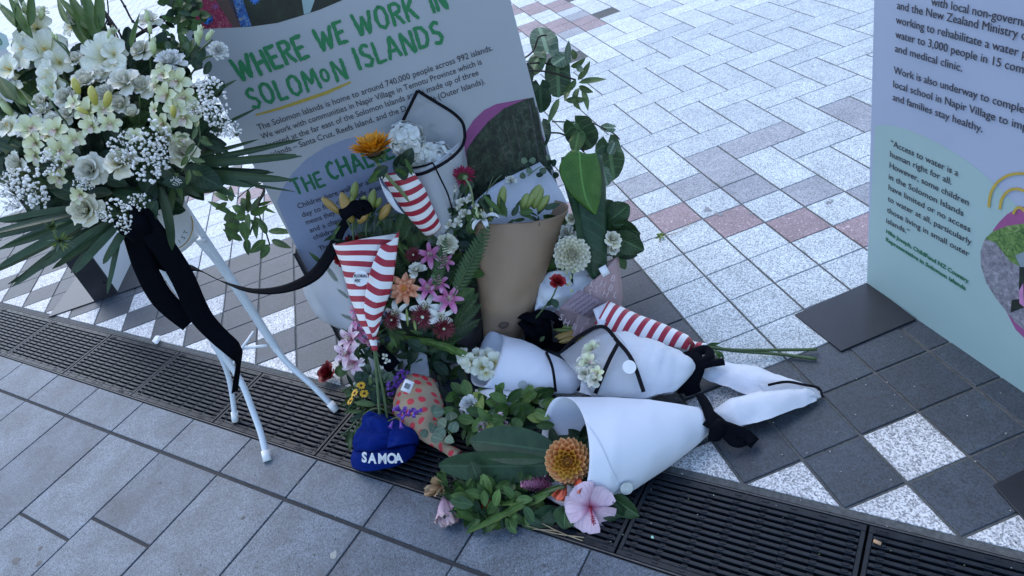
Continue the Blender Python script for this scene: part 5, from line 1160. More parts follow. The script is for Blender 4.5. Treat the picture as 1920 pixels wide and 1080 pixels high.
for (nm, k, x, y, r, fx, fy, i) in (('orange_dahlia', 'odahlia', 758, 542, 31, -.1, .15, 0), ('white_rose', 'rose', 841, 455, 22, .4, .3, 1), ('white_lisianthus', 'liz', 781, 505, 20, -.1, .9, 1), ('pink_lily', 'pinklily', 802, 540, 24, .1, .5, 0), ('pink_lily', 'pinklily', 842, 560, 27, .3, .2, 1), ('pink_lily', 'pinklily', 806, 478, 24, 0, .2, 2), ('pink_lily', 'pinklily', 836, 490, 18, .6, .1, 0),
    ('white_lily', 'whitelily', 798, 577, 30, 0, .2, 0), ('white_lily', 'whitelily', 828, 594, 26, .4, -.2, 1), ('white_lily', 'whitelily', 742, 588, 26, -.3, .1, 2), ('red_chrysanthemum', 'mum', 792, 594, 26, 0, .0, 0), ('red_chrysanthemum', 'mum', 735, 600, 20, -.3, 0, 0), ('red_chrysanthemum', 'mum', 832, 616, 24, .3, -.2, 0), ('red_chrysanthemum', 'mum', 775, 478, 18, 0, .2, 0), ('pink_lily', 'pinklily', 825, 530, 18, .2, .6, 2)):
    bloom(nm, k, x, y, r, 2.22 if y > 500 else 2.26, (fx, fy, 1), None, t, i)
leaf(808, 516, 816, 520, 2.2, 2.2, 'round', 'pale', 10, t) 
for (x0, y0, x1, y1) in ((765, 612, 762, 578), (776, 600, 780, 620)): p0, p1 = Q(x0, y0, 2.2), Q(x1, y1, 2.2); inst('lily_bud', flower('bud'), TRS((p0+p1)/2, frame(p1-p0), (.02, .02, (p1-p0).length/2)), t)
# white snapdragons and gerbera at the right shoulder
for (x, y, r) in ((843, 372, 10), (828, 388, 9), (858, 392, 13), (842, 420, 11), (866, 378, 10), (850, 352, 7), (880, 372, 9), (872, 400, 11), (838, 398, 9), (890, 388, 8), (858, 420, 9), (862, 410, 9)): bloom('snapdragon', 'snap', x, y, r*1.2, 2.27, (R2.uniform(-.6, .3), .4, 1), parent=t)
scatter(44, 860, 405, 42, 50, 2.31, .03, 26, 'round', ('pale', 'pale', 'dark', 'mid'), t, seed=55)
bloom('gerbera', 'gerbera', 868, 331, 25, 2.26, (-.15, .75, -.55), 0, t, 0); stem('gerbera_stem', [(872, 335, 2.235), (882, 352, 2.23), (888, 385, 2.24), (890, 410, 2.27)], .0034, M_stemp, t)
mb = MB(); ball(mb, Q(872, 333, 2.235), .009, 0, 8, 5); mb.build('sepal', M_stemp, t)
# eucalyptus in front of the printed forest
t = thing('eucalyptus_sprig', 'thin grey-green eucalyptus sprigs in front of the printed forest, above the brown paper cone', 'foliage sprig', G(940, 560))
for pts in ([(890, 400, 2.38), (920, 350, 2.42), (945, 325, 2.44), (975, 315, 2.44)], [(900, 410, 2.38), (910, 370, 2.4), (925, 330, 2.43)], [(990, 330, 2.42), (1015, 312, 2.44), (1035, 318, 2.44)]): stem('stem', pts, .0016, M_stemp, t, 5)
rg = random.Random(9)
for k in range(64):
    x = rg.uniform(895, 985); y = 340-(x-895)*.30+rg.uniform(-24, 18); a = rg.uniform(0, 6.28); leaf(x, y, x+13*cos(a), y+13*sin(a), 2.47, 2.46, 'round', 'pale' if k % 3 else 'dark', 11, t)
for k in range(12): x = rg.uniform(985, 1040); y = rg.uniform(300, 335); a = rg.uniform(0, 6.28); leaf(x, y, x+14*cos(a), y+14*sin(a), 2.41, 2.4, 'round', 'dark' if k % 2 else 'pale', 12, t)
bloom('snapdragon', 'snap', 958, 338, 14, 2.40, (0, .5, 1), parent=t)
# -- brown paper lily cone
t = bq('bouquet', 'tall brown kraft paper cone holding green lily buds with a white paper lining', 940, 650)
sheet_('white_lining', [[(880, 388, 2.38), (930, 345, 2.42), (1012, 304, 2.44)], [(900, 405, 2.39), (960, 375, 2.42), (1038, 335, 2.43)], [(905, 430, 2.39), (980, 400, 2.41), (1066, 392, 2.40)], [(915, 470, 2.4), (970, 460, 2.42), (1050, 440, 2.40)]], W_white, t, 4, .003)
kr = loft('kraft_paper', [((881, 404), (1066, 388), [2.34, 2.36], .080, .055), ((886, 450), (1050, 440), 2.34, .075, .02), ((892, 510), (1026, 506), 2.34, .062, .0), ((899, 560), (1006, 562), 2.35, .052, 0), ((905, 606), (988, 606), 2.37, .042, 0), ((908, 640), (974, 640), 2.39, .030, 0)], W_kraft, t, 44, 7, True, .0024, lump=.35, p=1.35)
mb = MB(); ball(mb, Q(944, 608, 2.332), .018, 0, 12, 6, .55); mb.build('dimple_shade', plain('shaded paper hollow', (.10, .07, .05), .8), kr)  # raised dark oval; shade of a folded dimple painted into its colour
for (x0, y0, x1, y1, w, k) in ((936, 402, 945, 348, 17, 'bud'), (990, 388, 1014, 346, 18, 'bud'), (978, 396, 990, 362, 16, 'bud'), (1008, 396, 1030, 366, 16, 'bud'), (1000, 392, 1018, 352, 16, 'bud'), (918, 415, 925, 384, 16, 'bud'), (985, 395, 1002, 360, 14, 'bud')):
    p0, p1 = Q(x0, y0, 2.28), Q(x1, y1, 2.26); inst('lily_bud', flower(k), TRS((p0+p1)/2, frame(p1-p0), (w*2.27/FOC*2.3, w*2.27/FOC*2.3, (p1-p0).length/2)), t)
for (x0, y0, x1, y1, w) in ((945, 405, 905, 365, 12), (960, 405, 972, 385, 12), (1020, 392, 1050, 382, 12), (1000, 395, 970, 400, 12), (935, 408, 912, 385, 12), (925, 410, 900, 372, 10), (950, 408, 930, 372, 13), (975, 402, 1000, 405, 12), (905, 415, 880, 395, 14)): leaf(x0, y0, x1, y1, 2.26, 2.25, 'lance', R2.choice(('mid', 'dark')), w, t)
bloom('white_lily', 'whitelily', 905, 405, 28, 2.25, (-.3, .8, .6), parent=t); bloom('white_lily', 'lizbud', 893, 400, 14, 2.25, (-.2, 1, .3), parent=t)
scatter(14, 970, 400, 60, 12, 2.30, .02, 26, 'lance', ('dark', 'mid'), t, seed=61)
# -- pink paper bouquet with rolled leaf
t = bq('bouquet', 'white dahlia with a tall rolled green leaf in dusky pink lettered paper', 1110, 640)
loft('pink_paper', [((1030, 560), (1160, 478), 2.36, .05, .0), ((1036, 600), (1168, 560), 2.36, .055, 0), ((1050, 640), (1150, 600), 2.37, .04, 0), ((1060, 670), (1130, 640), 2.37, .025, 0)], W_pinkp, t, 30, 5, True, .004)
sheet_('pink_paper', [[(1095, 540, 2.26), (1125, 515, 2.25), (1156, 482, 2.27)], [(1085, 575, 2.26), (1125, 555, 2.245), (1163, 540, 2.27)], [(1070, 640, 2.28), (1115, 615, 2.26), (1168, 598, 2.28)]], W_pinkp, t, 4, .002)
pr = plain('pale letter print', (.50, .38, .38))
for i, (x, y) in enumerate(((1128, 538), (1143, 545), (1152, 558), (1116, 547), (1133, 556), (1147, 527), (1108, 537), (1100, 608), (1060, 610), (1075, 618), (1090, 625), (1050, 600), (1140, 575), (1150, 590), (1128, 590), (1104, 553))): textat('HBLS'[i % 4], x, y, 2.238, None, -.45, 17, pr, t, (.1, .1, 1))
cd = sheet_('gift_card', [[(1049, 578, 2.235), (1086, 543, 2.235)], [(1108, 596, 2.235), (1133, 567, 2.235)]], W_card, t, 3, 0)
for k in range(5):
    x0, y0 = 1062+k*7, 578-0+k*4.5; pts = []
    for q in range(16): pts.append(Q(1066+k*6+q*2.2, 572+k*5.5-q*1.55+2.0*sin(q*2.3+k)*.9, 2.231))
    mb = MB(); tube(mb, pts, .0007, 4); mb.build('handwriting', M_ink, cd)
for i in range(2): sheet_('white_tissue', [[(1008+i*10, 548, 2.35), (1030, 510+i*22, 2.34), (1150, 505, 2.33)], [(1003, 582, 2.34), (1045, 555+i*8, 2.31), (1130, 540, 2.31)], [(1015, 596, 2.34), (1060, 578, 2.33), (1110, 562, 2.33)]], W_tissue, t, 9, .020, 4+i)
scatter(50, 1090, 470, 60, 60, 2.36, .03, 38, 'ov', ('dark', 'mid'), t, seed=64)
bloom('white_dahlia', 'wdahlia', 1074, 476, 31, 2.25, (.15, .1, 1), None, t, 0); bloom('white_rose', 'rose', 1150, 446, 20, 2.25, (.2, .6, .9), None, t, 0); bloom('white_rose', 'rose', 1072, 408, 13, 2.31, (.1, .5, 1), None, t, 1)
bloom('white_lisianthus', 'liz', 1062, 435, 22, 2.33, (-.2, .3, 1), None, t, 1); bloom('white_lisianthus', 'liz', 1050, 462, 20, 2.33, (-.4, .1, 1), None, t, 2); bloom('white_lisianthus', 'liz', 1052, 488, 16, 2.32, (-.3, .1, 1), None, t, 0); bloom('white_lisianthus', 'whiterose', 1150, 468, 14, 2.27, (.1, -.5, 1), None, t, 2)
for (x, y) in ((1055, 505), (1062, 512), (1070, 520), (1066, 533), (1072, 545), (1050, 500), (1074, 510), (1078, 505)): bloom('snapdragon_bud', 'lizbud', x, y, 7, 2.24, (R2.uniform(-.4, .4), .4, .6), parent=t)
leaf(1112, 524, 1085, 300, 2.27, 2.27, 'ti', 'ti', 60, t, .5, 'rolled_leaf', -.2)
lf = loft('rolled_leaf', [((1052, 295), (1128, 292), 2.27, .030, 0), ((1056, 340), (1136, 345), 2.27, .034, 0), ((1074, 400), (1137, 410), 2.27, .030, 0), ((1090, 460), (1138, 470), 2.27, .024, 0), ((1104, 512), (1138, 508), 2.28, .014, 0), ((1114, 524), (1126, 524), 2.28, .005, 0)], L_['ti'], t, 22, 5, True, .003, arcr=(.0, 2*pi*.94), solid=.0006)
lv = sheet_('bright_leaf', [[(1056, 296, 2.235), (1075, 280, 2.235), (1098, 288, 2.225), (1118, 286, 2.235)], [(1048, 318, 2.24), (1078, 322, 2.225), (1100, 322, 2.22), (1126, 318, 2.24)], [(1060, 350, 2.24), (1084, 358, 2.222), (1106, 358, 2.218), (1128, 350, 2.24)], [(1084, 378, 2.235), (1098, 384, 2.222), (1110, 384, 2.22), (1125, 376, 2.235)], [(1114, 402, 2.23), (1116, 403, 2.228), (1117, 403, 2.228), (1118, 401, 2.23)]], L_['tilit'], t, 4, .002)
for l in lv.data.uv_layers[0].data: l.uv = (.5+l.uv[0]*0+0, l.uv[1])
def reuv(o, nx):   # spread 0..1 over the sheet so the vein pattern follows the leaf
    me = o.data; c = [v.co for v in me.vertices]; n = len(c); nr = nx; nc = n//nr
    for lp, d in zip(me.loops, me.uv_layers[0].data): d.uv = ((lp.vertex_index//nr)/(nc-1), 1-(lp.vertex_index % nr)/(nr-1))
reuv(lv, 17)
for (x0, y0, x1, y1, w) in ((1140, 405, 1125, 378, 34), (1140, 415, 1180, 388, 48), (1150, 425, 1200, 425, 50), (1150, 440, 1205, 470, 46), (1140, 450, 1170, 478, 36), (1130, 400, 1150, 378, 36), (1160, 430, 1198, 450, 40), (1135, 430, 1130, 400, 30)): leaf(x0, y0, x1, y1, 2.30, 2.29, 'serr', 'hydr', w, t, None, 'hydrangea_leaf')
mb = MB(); box(mb, (0, 0, 0), (.026, .03, .001)); inst('price_tag', mb.mesh('price_tag', [W_cardw]), TRS(Q(1133, 508, 2.235), frame(cv(.2, .1, 1), .5), 1), t)
# -- single red rose standing out
t = thing('red_rose', 'single bright red rose on a thin stem between the brown cone and the pink paper', 'rose', G(1010, 620))
bloom('bloom', 'redrose', 1046, 527, 19, 2.20, (.1, .55, 1), .4, t, 0, .95); stem('stem', [(1044, 538, 2.205), (1034, 560, 2.21), (1018, 580, 2.22), (1005, 596, 2.25)], .0026, M_stem, t)
leaf(1036, 560, 1042, 578, 2.2, 2.2, 'ov', 'dark', 15, t); leaf(1036, 562, 1024, 572, 2.2, 2.2, 'ov', 'dark', 12, t)
# black ribbon heap under the brown cone
t = thing('black_ribbon', 'heap of black satin ribbon loops on the paving at the foot of the brown cone', 'ribbon', G(1000, 640))
for pts, w_ in (([(990, 600, 2.34), (1010, 588, 2.30), (1035, 592, 2.30), (1048, 606, 2.32), (1040, 616, 2.34)], .03), ([(985, 600, 2.33), (1000, 620, 2.30), (1000, 640, 2.31), (985, 655, 2.34)], .06), ([(1015, 595, 2.30), (1020, 620, 2.30), (1022, 645, 2.32)], .055), ([(1010, 645, 2.33), (1050, 650, 2.33), (1085, 648, 2.34)], .03), ([(975, 590, 2.34), (1000, 596, 2.29), (1020, 606, 2.3), (1012, 622, 2.34)], .04)): band('loop', pts, w_, t, None, .002, cv(.2, .6, 1), .12)
leaf(1012, 640, 1022, 632, 2.27, 2.27, 'ov', 'olive', 8, t)
# -- lily buds lying by the ribbon
t = thing('lily_stem', 'loose stem of yellow-green lily buds lying between the pink paper and the white wraps', 'lily stem', G(1060, 640))
for (x0, y0, x1, y1, w, k) in ((1110, 610, 1078, 573, 20, 'bud'), (1100, 622, 1040, 632, 14, 'budo'), (1100, 618, 1045, 636, 16, 'budo'), (1095, 632, 1048, 642, 12, 'budo'), (1090, 618, 1038, 610, 10, 'bud'), (1085, 622, 1036, 618, 9, 'bud')):
    p0, p1 = Q(x0, y0, ('g', .05)), Q(x1, y1, ('g', .06)); L = (p1-p0).length; inst('lily_bud', flower(k), TRS((p0+p1)/2, frame(p1-p0), (w*2.3/FOC*2.2, w*2.3/FOC*2.2, L/2)), t)
# ================================================================ LYING ON THE GROUND
g_ = lambda x, y, h: ('g', h)
# -- flat striped bouquet with long stems
t = bq('bouquet', 'red and white striped paper cone lying flat with two bare rose stems pointing right', 1300, 640)
loft('striped_paper', [((1140, 566), (1116, 606), ('g', .15), .035, .01), ((1200, 592), (1165, 632), ('g', .12), .035, 0), ((1250, 610), (1225, 645), ('g', .09), .028, 0), ((1290, 628), (1272, 652), ('g', .07), .016, 0), ((1302, 640), (1292, 656), ('g', .06), .010, 0), ((1328, 646), (1322, 656), ('g', .055), .010, 0)], W_stripe2, t, 26, 6, False, .0018)
sheet_('white_edge', [[(1112, 580, ('g', .17)), (1140, 566, ('g', .16))], [(1126, 620, ('g', .155)), (1150, 580, ('g', .16))]], W_white, t, 3, .001)
mb = MB(); 
for k in range(3): tube(mb, [Q(1290+k*3, 634+k, ('g', .075)), Q(1296+k*3, 646, ('g', .08)), Q(1292+k*3, 658, ('g', .06))], .0024, 6)
mb.build('twine', plain('dark red twine', (.16, .015, .02), .7), t)
for pts in ([(1320, 650, ('g', .055)), (1380, 656, ('g', .035)), (1460, 656, ('g', .02)), (1532, 655, ('g', .014))], [(1320, 650, ('g', .05)), (1380, 658, ('g', .03)), (1460, 664, ('g', .014)), (1531, 673, ('g', .008))]):
    stem('rose_stem', pts, .0048, M_stem, t)
for (x0, y0, x1, y1) in ((1320, 650, 1348, 644), (1322, 655, 1345, 662), (1330, 648, 1360, 655), (1345, 658, 1358, 672), (1340, 655, 1350, 676)): leaf(x0, y0, x1, y1, ('g', .05), ('g', .03), 'lance', 'mid', 8, t)
# -- frosted bouquet with pale flowers (middle)
t = bq('bouquet', 'pale flowers in white paper and black-edged frosted film, tied with a black bow', 1200, 700)
loft('white_tissue', [((1105, 640), (1085, 735), ('g', .09), .05, .02), ((1170, 622), (1150, 745), ('g', .11), .075, 0), ((1240, 645), (1215, 748), ('g', .10), .07, 0), ((1285, 664), (1265, 735), ('g', .085), .05, 0), ((1305, 680), (1292, 708), ('g', .06), .025, 0), ((1318, 685), (1306, 706), ('g', .055), .022, 0)], W_tissue2, t, 48, 9, False, .0030, lump=.55, p=2.0)
loft('paper_tail', [((1312, 682), (1306, 702), ('g', .05), .012, 0), ((1362, 679), (1350, 722), ('g', .035), .026, 0), ((1430, 693), (1405, 740), ('g', .03), .024, 0), ((1500, 717), (1480, 746), ('g', .022), .014, 0), ((1545, 738), (1532, 747), ('g', .012), .004, 0)], W_tissue2, t, 40, 9, True, .0022, lump=.45, p=2.6)
sheet_('film_wrap', [[(1050, 665, ('g', .12)), (1100, 628, ('g', .15)), (1128, 612, ('g', .16))], [(1080, 700, ('g', .16)), (1130, 665, ('g', .20)), (1170, 640, ('g', .20))], [(1110, 745, ('g', .12)), (1165, 745, ('g', .13)), (1205, 735, ('g', .14))]], W_film, t, 4, .003)
sheet_('film_tail', [[(1420, 720, ('g', .06)), (1480, 712, ('g', .05)), (1530, 728, ('g', .03))], [(1440, 745, ('g', .035)), (1500, 742, ('g', .035)), (1545, 746, ('g', .015))]], W_filmd, t, 4, .003)
band('black_edging', [(1052, 662, ('g', .12)), (1080, 634, ('g', .14)), (1128, 612, ('g', .17)), (1158, 640, ('g', .2)), (1185, 675, ('g', .2)), (1207, 735, ('g', .15))], .011, t, W_trim, .004)
band('black_edging', [(1160, 642, ('g', .21)), (1140, 680, ('g', .2)), (1116, 738, ('g', .13))], .011, t, W_trim, .006)
band('black_edging', [(1088, 688, ('g', .14)), (1096, 712, ('g', .12)), (1112, 738, ('g', .11))], .008, t, W_trim, .004)
band('black_edging', [(1440, 722, ('g', .065)), (1475, 716, ('g', .055)), (1510, 722, ('g', .04)), (1535, 728, ('g', .03)), (1543, 746, ('g', .018))], .007, t, W_trim, .004)
for (x, y, r) in ((1112, 660, 20), (1100, 685, 20), (1122, 690, 18), (1115, 712, 14), (1095, 700, 14), (1125, 670, 14)): bloom('pale_flower', 'liz', x, y, r*1.25, ('g', .175), (-.4, .3, 1), parent=t)
for (x, y, r) in ((1110, 655, 16), (1104, 680, 18), (1120, 700, 14)): bloom('pale_orchid', 'orchid', x, y, r*1.2, ('g', .185), (-.4, .3, 1), parent=t)
sticker(1180, 688, 13, ('g', .205), (0, .3, 1), t)
for pts, w_ in (([(1296, 660, ('g', .10)), (1305, 685, ('g', .09)), (1296, 715, ('g', .06)), (1300, 738, ('g', .03))], .05), ([(1300, 662, ('g', .1)), (1325, 655, ('g', .09)), (1330, 672, ('g', .09)), (1308, 682, ('g', .09))], .028), ([(1302, 690, ('g', .09)), (1330, 682, ('g', .085)), (1358, 678, ('g', .08))], .022), ([(1296, 690, ('g', .09)), (1285, 712, ('g', .07)), (1282, 738, ('g', .04))], .035)): band('black_bow', pts, w_, t, None, .006, cv(.1, .6, 1), .15)
# -- gladiolus cone
t = bq('bouquet', 'white gladiolus in a smooth white paper cone with one thin black band, mouth facing left', 1000, 735)
loft('white_paper', [((926, 622), (900, 724), ('g', .10), .055, .066), ((995, 646), (958, 733), ('g', .09), .055, .02), ((1050, 672), (1020, 738), ('g', .08), .045, 0), ((1090, 694), (1072, 738), ('g', .07), .030, 0), ((1108, 712), (1098, 734), ('g', .055), .016, 0)], W_white, t, 34, 6, True, .0025, lump=.3)
for i, (x, y, r, fx, fy) in enumerate(((868, 668, 17, -.8, .2), (885, 682, 20, -.3, -.1), (905, 690, 22, .0, .0), (928, 680, 22, .3, .4), (915, 668, 18, .1, .6), (895, 668, 17, -.3, .5), (912, 702, 14, .1, -.5), (872, 680, 14, -.7, -.3))): bloom('gladiolus', 'glad', x, y, r, ('g', .14), (fx, fy, 1), parent=t, i=i, sc=.95)
stem('gladiolus_stem', [(930, 688, ('g', .12)), (880, 664, ('g', .14)), (830, 645, ('g', .15)), (780, 636, ('g', .15)), (735, 632, ('g', .15))], .006, M_stem, t)
for (x0, y0, x1, y1, w) in ((800, 640, 735, 630, 11), (830, 646, 770, 635, 13), (860, 658, 800, 640, 15), (880, 668, 835, 650, 14), (855, 664, 838, 652, 10)): leaf(x0, y0, x1, y1, ('g', .155), ('g', .155), 'sheath', 'bright', w, t, 0, 'green_bud', -.1)
band('black_band', [(1024, 660, ('g', .11)), (1036, 690, ('g', .14)), (1042, 735, ('g', .09))], .008, t, W_trim, .012)
sticker(980, 722, 9, ('g', .115), (0, -.2, 1), t, mat=plain('clear seal', (.42, .46, .46), .3, .2))
for pts, w_ in (([(1088, 725, ('g', .08)), (1110, 735, ('g', .08)), (1118, 748, ('g', .05))], .035), ([(1105, 732, ('g', .08)), (1140, 742, ('g', .05)), (1170, 745, ('g', .03))], .025)): band('black_ribbon', pts, w_, t, None, .006, cv(0, .8, 1), .1)
# -- dark filler between: a second paper tail
t = thing('paper_wrap', 'small folded white paper end peeping out between the large white cone and the gladiolus cone', 'wrapping paper', G(1180, 745))
sheet_('folded_paper', [[(1118, 738, ('g', .04)), (1170, 732, ('g', .05)), (1215, 738, ('g', .04))], [(1130, 752, ('g', .02)), (1180, 752, ('g', .03)), (1226, 756, ('g', .02))]], W_white, t, 4, .003)
# -- the large white cone
t = bq('bouquet', 'large smooth white paper cone in front holding a peach dahlia and tropical leaves', 1180, 900)
loft('white_paper', [((1050, 744), (1066, 951), [('g', .16), ('g', .02)], .085, .074), ((1140, 745), (1130, 948), [('g', .15), ('g', .01)], .085, .030), ((1215, 749), (1190, 918), [('g', .14), ('g', .012)], .07, .015), ((1268, 757), (1245, 882), [('g', .12), ('g', .012)], .055, 0), ((1310, 764), (1300, 840), [('g', .085), ('g', .015)], .038, 0), ((1332, 784), (1328, 812), [('g', .05), ('g', .02)], .02, 0)], W_white, t, 44, 8, True, .0014)
loft('paper_overlap', [((1050, 744), (1066, 951), [('g', .16), ('g', .02)], .087, .075), ((1140, 745), (1130, 948), [('g', .15), ('g', .01)], .088, .031), ((1196, 748), (1176, 925), [('g', .143), ('g', .012)], .076, .02)], W_white, t, 26, 8, False, .0014, arcr=(.03, lambda t_: radians(112-100*t_)), solid=.0006)
sheet_('under_flap', [[(955, 893, ('g', .012)), (1000, 905, ('g', .012)), (1060, 900, ('g', .014))], [(1000, 918, ('g', .008)), (1035, 930, ('g', .008)), (1080, 920, ('g', .010))], [(1056, 951, ('g', .004)), (1075, 950, ('g', .005)), (1100, 936, ('g', .008))]], W_white, t, 4, .001)
sticker(1175, 916, 12, ('g', .055), (.1, -.1, 1), t, mat=plain('clear seal', (.42, .46, .46), .3, .2))
loft('paper_tail', [((1333, 772), (1340, 796), ('g', .035), .016, 0), ((1372, 746), (1384, 801), ('g', .038), .034, 0), ((1432, 730), (1448, 785), ('g', .034), .030, 0), ((1508, 724), (1510, 760), ('g', .022), .016, 0), ((1522, 727), (1532, 750), ('g', .016), .008, 0)], W_tissue2, t, 44, 9, True, .0020, lump=.4, p=2.6)
for pts, w_ in (([(1312, 740, ('g', .08)), (1325, 762, ('g', .08)), (1335, 790, ('g', .08)), (1350, 815, ('g', .05))], .028), ([(1330, 778, ('g', .08)), (1355, 800, ('g', .06)), (1378, 826, ('g', .03)), (1400, 822, ('g', .02)), (1416, 832, ('g', .012))], .036), ([(1345, 795, ('g', .07)), (1375, 805, ('g', .05)), (1400, 816, ('g', .03)), (1412, 830, ('g', .02))], .03), ([(1328, 790, ('g', .07)), (1345, 800, ('g', .075)), (1340, 825, ('g', .04))], .04)): band('black_ribbon', pts, w_, t, None, .008, [cv(.3, .5, 1), cv(-.3, .5, .8), cv(.4, .3, 1)], .18)
for (x0, y0, x1, y1, w, sh, mt, h0, h1, rl) in ((1048, 848, 886, 826, 72, 'ti', 'ti', .10, .125, .15), (1045, 872, 828, 874, 66, 'ti', 'ti', .08, .085, -.35), (1105, 870, 1060, 800, 60, 'ti', 'dark', .06, .05, .2), (1060, 870, 1110, 830, 50, 'ti', 'dark', .05, .06, 0), (1100, 800, 1010, 818, 40, 'ti', 'dark', .05, .06, 0)): leaf(x0, y0, x1, y1, ('g', h0), ('g', h1), sh, mt, w, t, rl, 'tropical_leaf', -.35)
bloom('peach_dahlia', 'dahlia', 1064, 866, 42, ('g', .11), (-.15, .0, 1), .3, t, 0, .96)
bloom('pink_ginger', 'ginger', 1008, 908, 34, ('g', .05), (-1, .15, .5), 0, t, 0, .9)
bloom('coral_flower', 'coral', 1086, 908, 32, ('g', .07), (.3, -.9, .6), 0, t, 0); bloom('coral_flower', 'coral', 1056, 920, 24, ('g', .06), (-.4, -1, .4), 0, t, 0); bloom('coral_flower', 'coral', 1000, 935, 9, ('g', .05), (-.9, -.4, .4), 0, t, 0)
scatter(26, 1075, 850, 34, 50, ('g', .035), .01, 40, 'ov', ('dark',), t, seed=70)
stem('cut_stem', [(950, 890, ('g', .04)), (985, 908, ('g', .03)), (1015, 935, ('g', .022))], .010, M_stemp, t, 10)
stem('gladiolus_stem', [(1060, 912, ('g', .07)), (1010, 930, ('g', .05)), (960, 955, ('g', .03)), (880, 997, ('g', .01))], .0055, M_stem, t)
for (x0, y0, x1, y1, w) in ((1060, 912, 985, 938, 16), (1030, 925, 940, 965, 15), (990, 940, 905, 985, 13), (950, 960, 878, 998, 12), (985, 938, 925, 948, 9)): leaf(x0, y0, x1, y1, ('g', .065), ('g', .03), 'sheath', 'bright', w, t, 0, 'green_bud', -.1)
# -- foliage and fallen flowers under the large cone
t = thing('hibiscus_spray', 'leafy hibiscus cuttings under the large white cone with one open pink flower', 'foliage spray', G(1050, 960))
for (x0, y0, x1, y1, w) in ((1150, 932, 1198, 965, 46), (1130, 945, 1165, 975, 40), (1040, 950, 992, 996, 46), (1000, 940, 985, 995, 40), (1060, 950, 1055, 992, 44), (1040, 955, 1075, 985, 36), (960, 935, 940, 990, 36), (930, 930, 905, 980, 34), (905, 925, 900, 1005, 26), (890, 915, 875, 965, 32), (870, 905, 862, 940, 28), (965, 950, 960, 975, 30), (1145, 940, 1185, 945, 34), (940, 900, 890, 895, 30), (920, 890, 880, 905, 30), (880, 900, 845, 912, 22), (900, 905, 850, 890, 26), (900, 895, 855, 868, 26)): leaf(x0, y0, x1, y1, ('g', .035), ('g', .008), 'serr' if w > 32 else 'ov', R2.choice(('mid', 'dark', 'hydr')), w, t)
scatter(110, 925, 946, 80, 34, ('g', .03), .014, 30, 'ov', ('mid', 'dark', 'bright', 'mid'), t, seed=71)
scatter(26, 930, 930, 80, 30, ('g', .06), .012, 36, 'ov', ('bright', 'mid', 'hydr'), t, seed=75)
scatter(30, 862, 905, 32, 20, ('g', .03), .012, 26, 'ov', ('mid', 'bright', 'olive'), t, seed=72)
stem('stem', [(860, 890, ('g', .03)), (930, 915, ('g', .03)), (1010, 940, ('g', .02))], .003, M_stem, t)
bloom('hibiscus', 'hib', 1107, 952, 46, ('g', .045), (-.1, -.15, 1), .4, t, 0, 1.0)
bloom('red_flower', 'redpetal', 914, 938, 26, ('g', .04), (.3, -1, .5), None, t, 0)
t = thing('wilted_hibiscus', 'wilted pink and apricot hibiscus blooms on the footway, left end of the leafy cuttings', 'flower', G(828, 955))
bloom('pink_bloom', 'wilt', 834, 952, 36, ('g', .035), (.1, -1, .5), .4, t, 0, 1.0); bloom('apricot_bloom', 'wilta', 822, 914, 28, ('g', .04), (-.6, .1, .8), 0, t, 0); bloom('pink_bloom', 'wilt', 842, 950, 30, ('g', .03), (.7, -1, .3), 1.4, t, 0, 1.0)
leaf(848, 930, 880, 928, ('g', .05), ('g', .04), 'ov', 'pale', 18, t)
# -- green posy
t = thing('green_posy', 'mound of fresh green leafy twigs with faded pink flowers beside the spotted paper', 'foliage spray', G(940, 790))
mb = MB(); ball(mb, Q(930, 800, ('g', .02)), .05, 0, 10, 6, .5); ball(mb, Q(1000, 780, ('g', .02)), .05, 0, 10, 6, .5); mb.build('leaf_shade_fill', plain('shaded leaf mass', (.012, .028, .012), .9, .4), t)  # filler lumps coloured dark to stand in for shade under the leaves
scatter(110, 930, 778, 98, 38, ('g', .055), .03, 28, 'ov', ('mid', 'mid', 'bright', 'dark'), t, seed=73)
scatter(34, 960, 770, 80, 34, ('g', .095), .02, 32, 'ov', ('bright', 'yel', 'mid', 'bright'), t, seed=74)
for (x0, y0, x1, y1, w, m_) in ((905, 770, 890, 738, 30, 'yel'), (905, 770, 920, 808, 28, 'yel'), (925, 775, 955, 765, 30, 'bright'), (900, 778, 902, 795, 20, 'yel'), (960, 770, 1000, 768, 32, 'mid'), (985, 745, 982, 715, 24, 'bright'), (985, 745, 1008, 738, 20, 'bright'), (985, 748, 968, 762, 22, 'bright'), (1000, 740, 1040, 735, 26, 'mid'), (970, 780, 1000, 760, 28, 'bright'), (975, 785, 965, 800, 24, 'mid'), (870, 740, 848, 725, 20, 'mid'), (855, 735, 835, 750, 20, 'bright'), (880, 745, 872, 720, 22, 'mid'), (850, 765, 828, 778, 16, 'mid'), (890, 790, 862, 785, 20, 'bright'), (1000, 770, 1030, 785, 20, 'bright'), (940, 790, 930, 815, 22, 'bright'), (1010, 755, 1035, 760, 18, 'pale')): leaf(x0, y0, x1, y1, ('g', .10), ('g', .10), 'ov', m_, w, t)
for (x, y, r) in ((845, 772, 14), (820, 790, 15), (835, 805, 14), (812, 778, 11), (830, 825, 12), (855, 790, 12), (800, 805, 10), (808, 812, 14), (833, 772, 12), (850, 830, 10)): a = R2.uniform(0, 6.3); leaf(x, y, x+r*1.6*cos(a), y+r*1.6*sin(a), ('g', .12), ('g', .12), 'round', 'pale', r*1.7, t, .1)
stem('twig', [(815, 780, ('g', .11)), (838, 805, ('g', .11)), (852, 830, ('g', .09))], .0018, M_stemp, t); stem('twig', [(850, 735, ('g', .09)), (900, 772, ('g', .1)), (960, 785, ('g', .08))], .0018, M_stem, t)
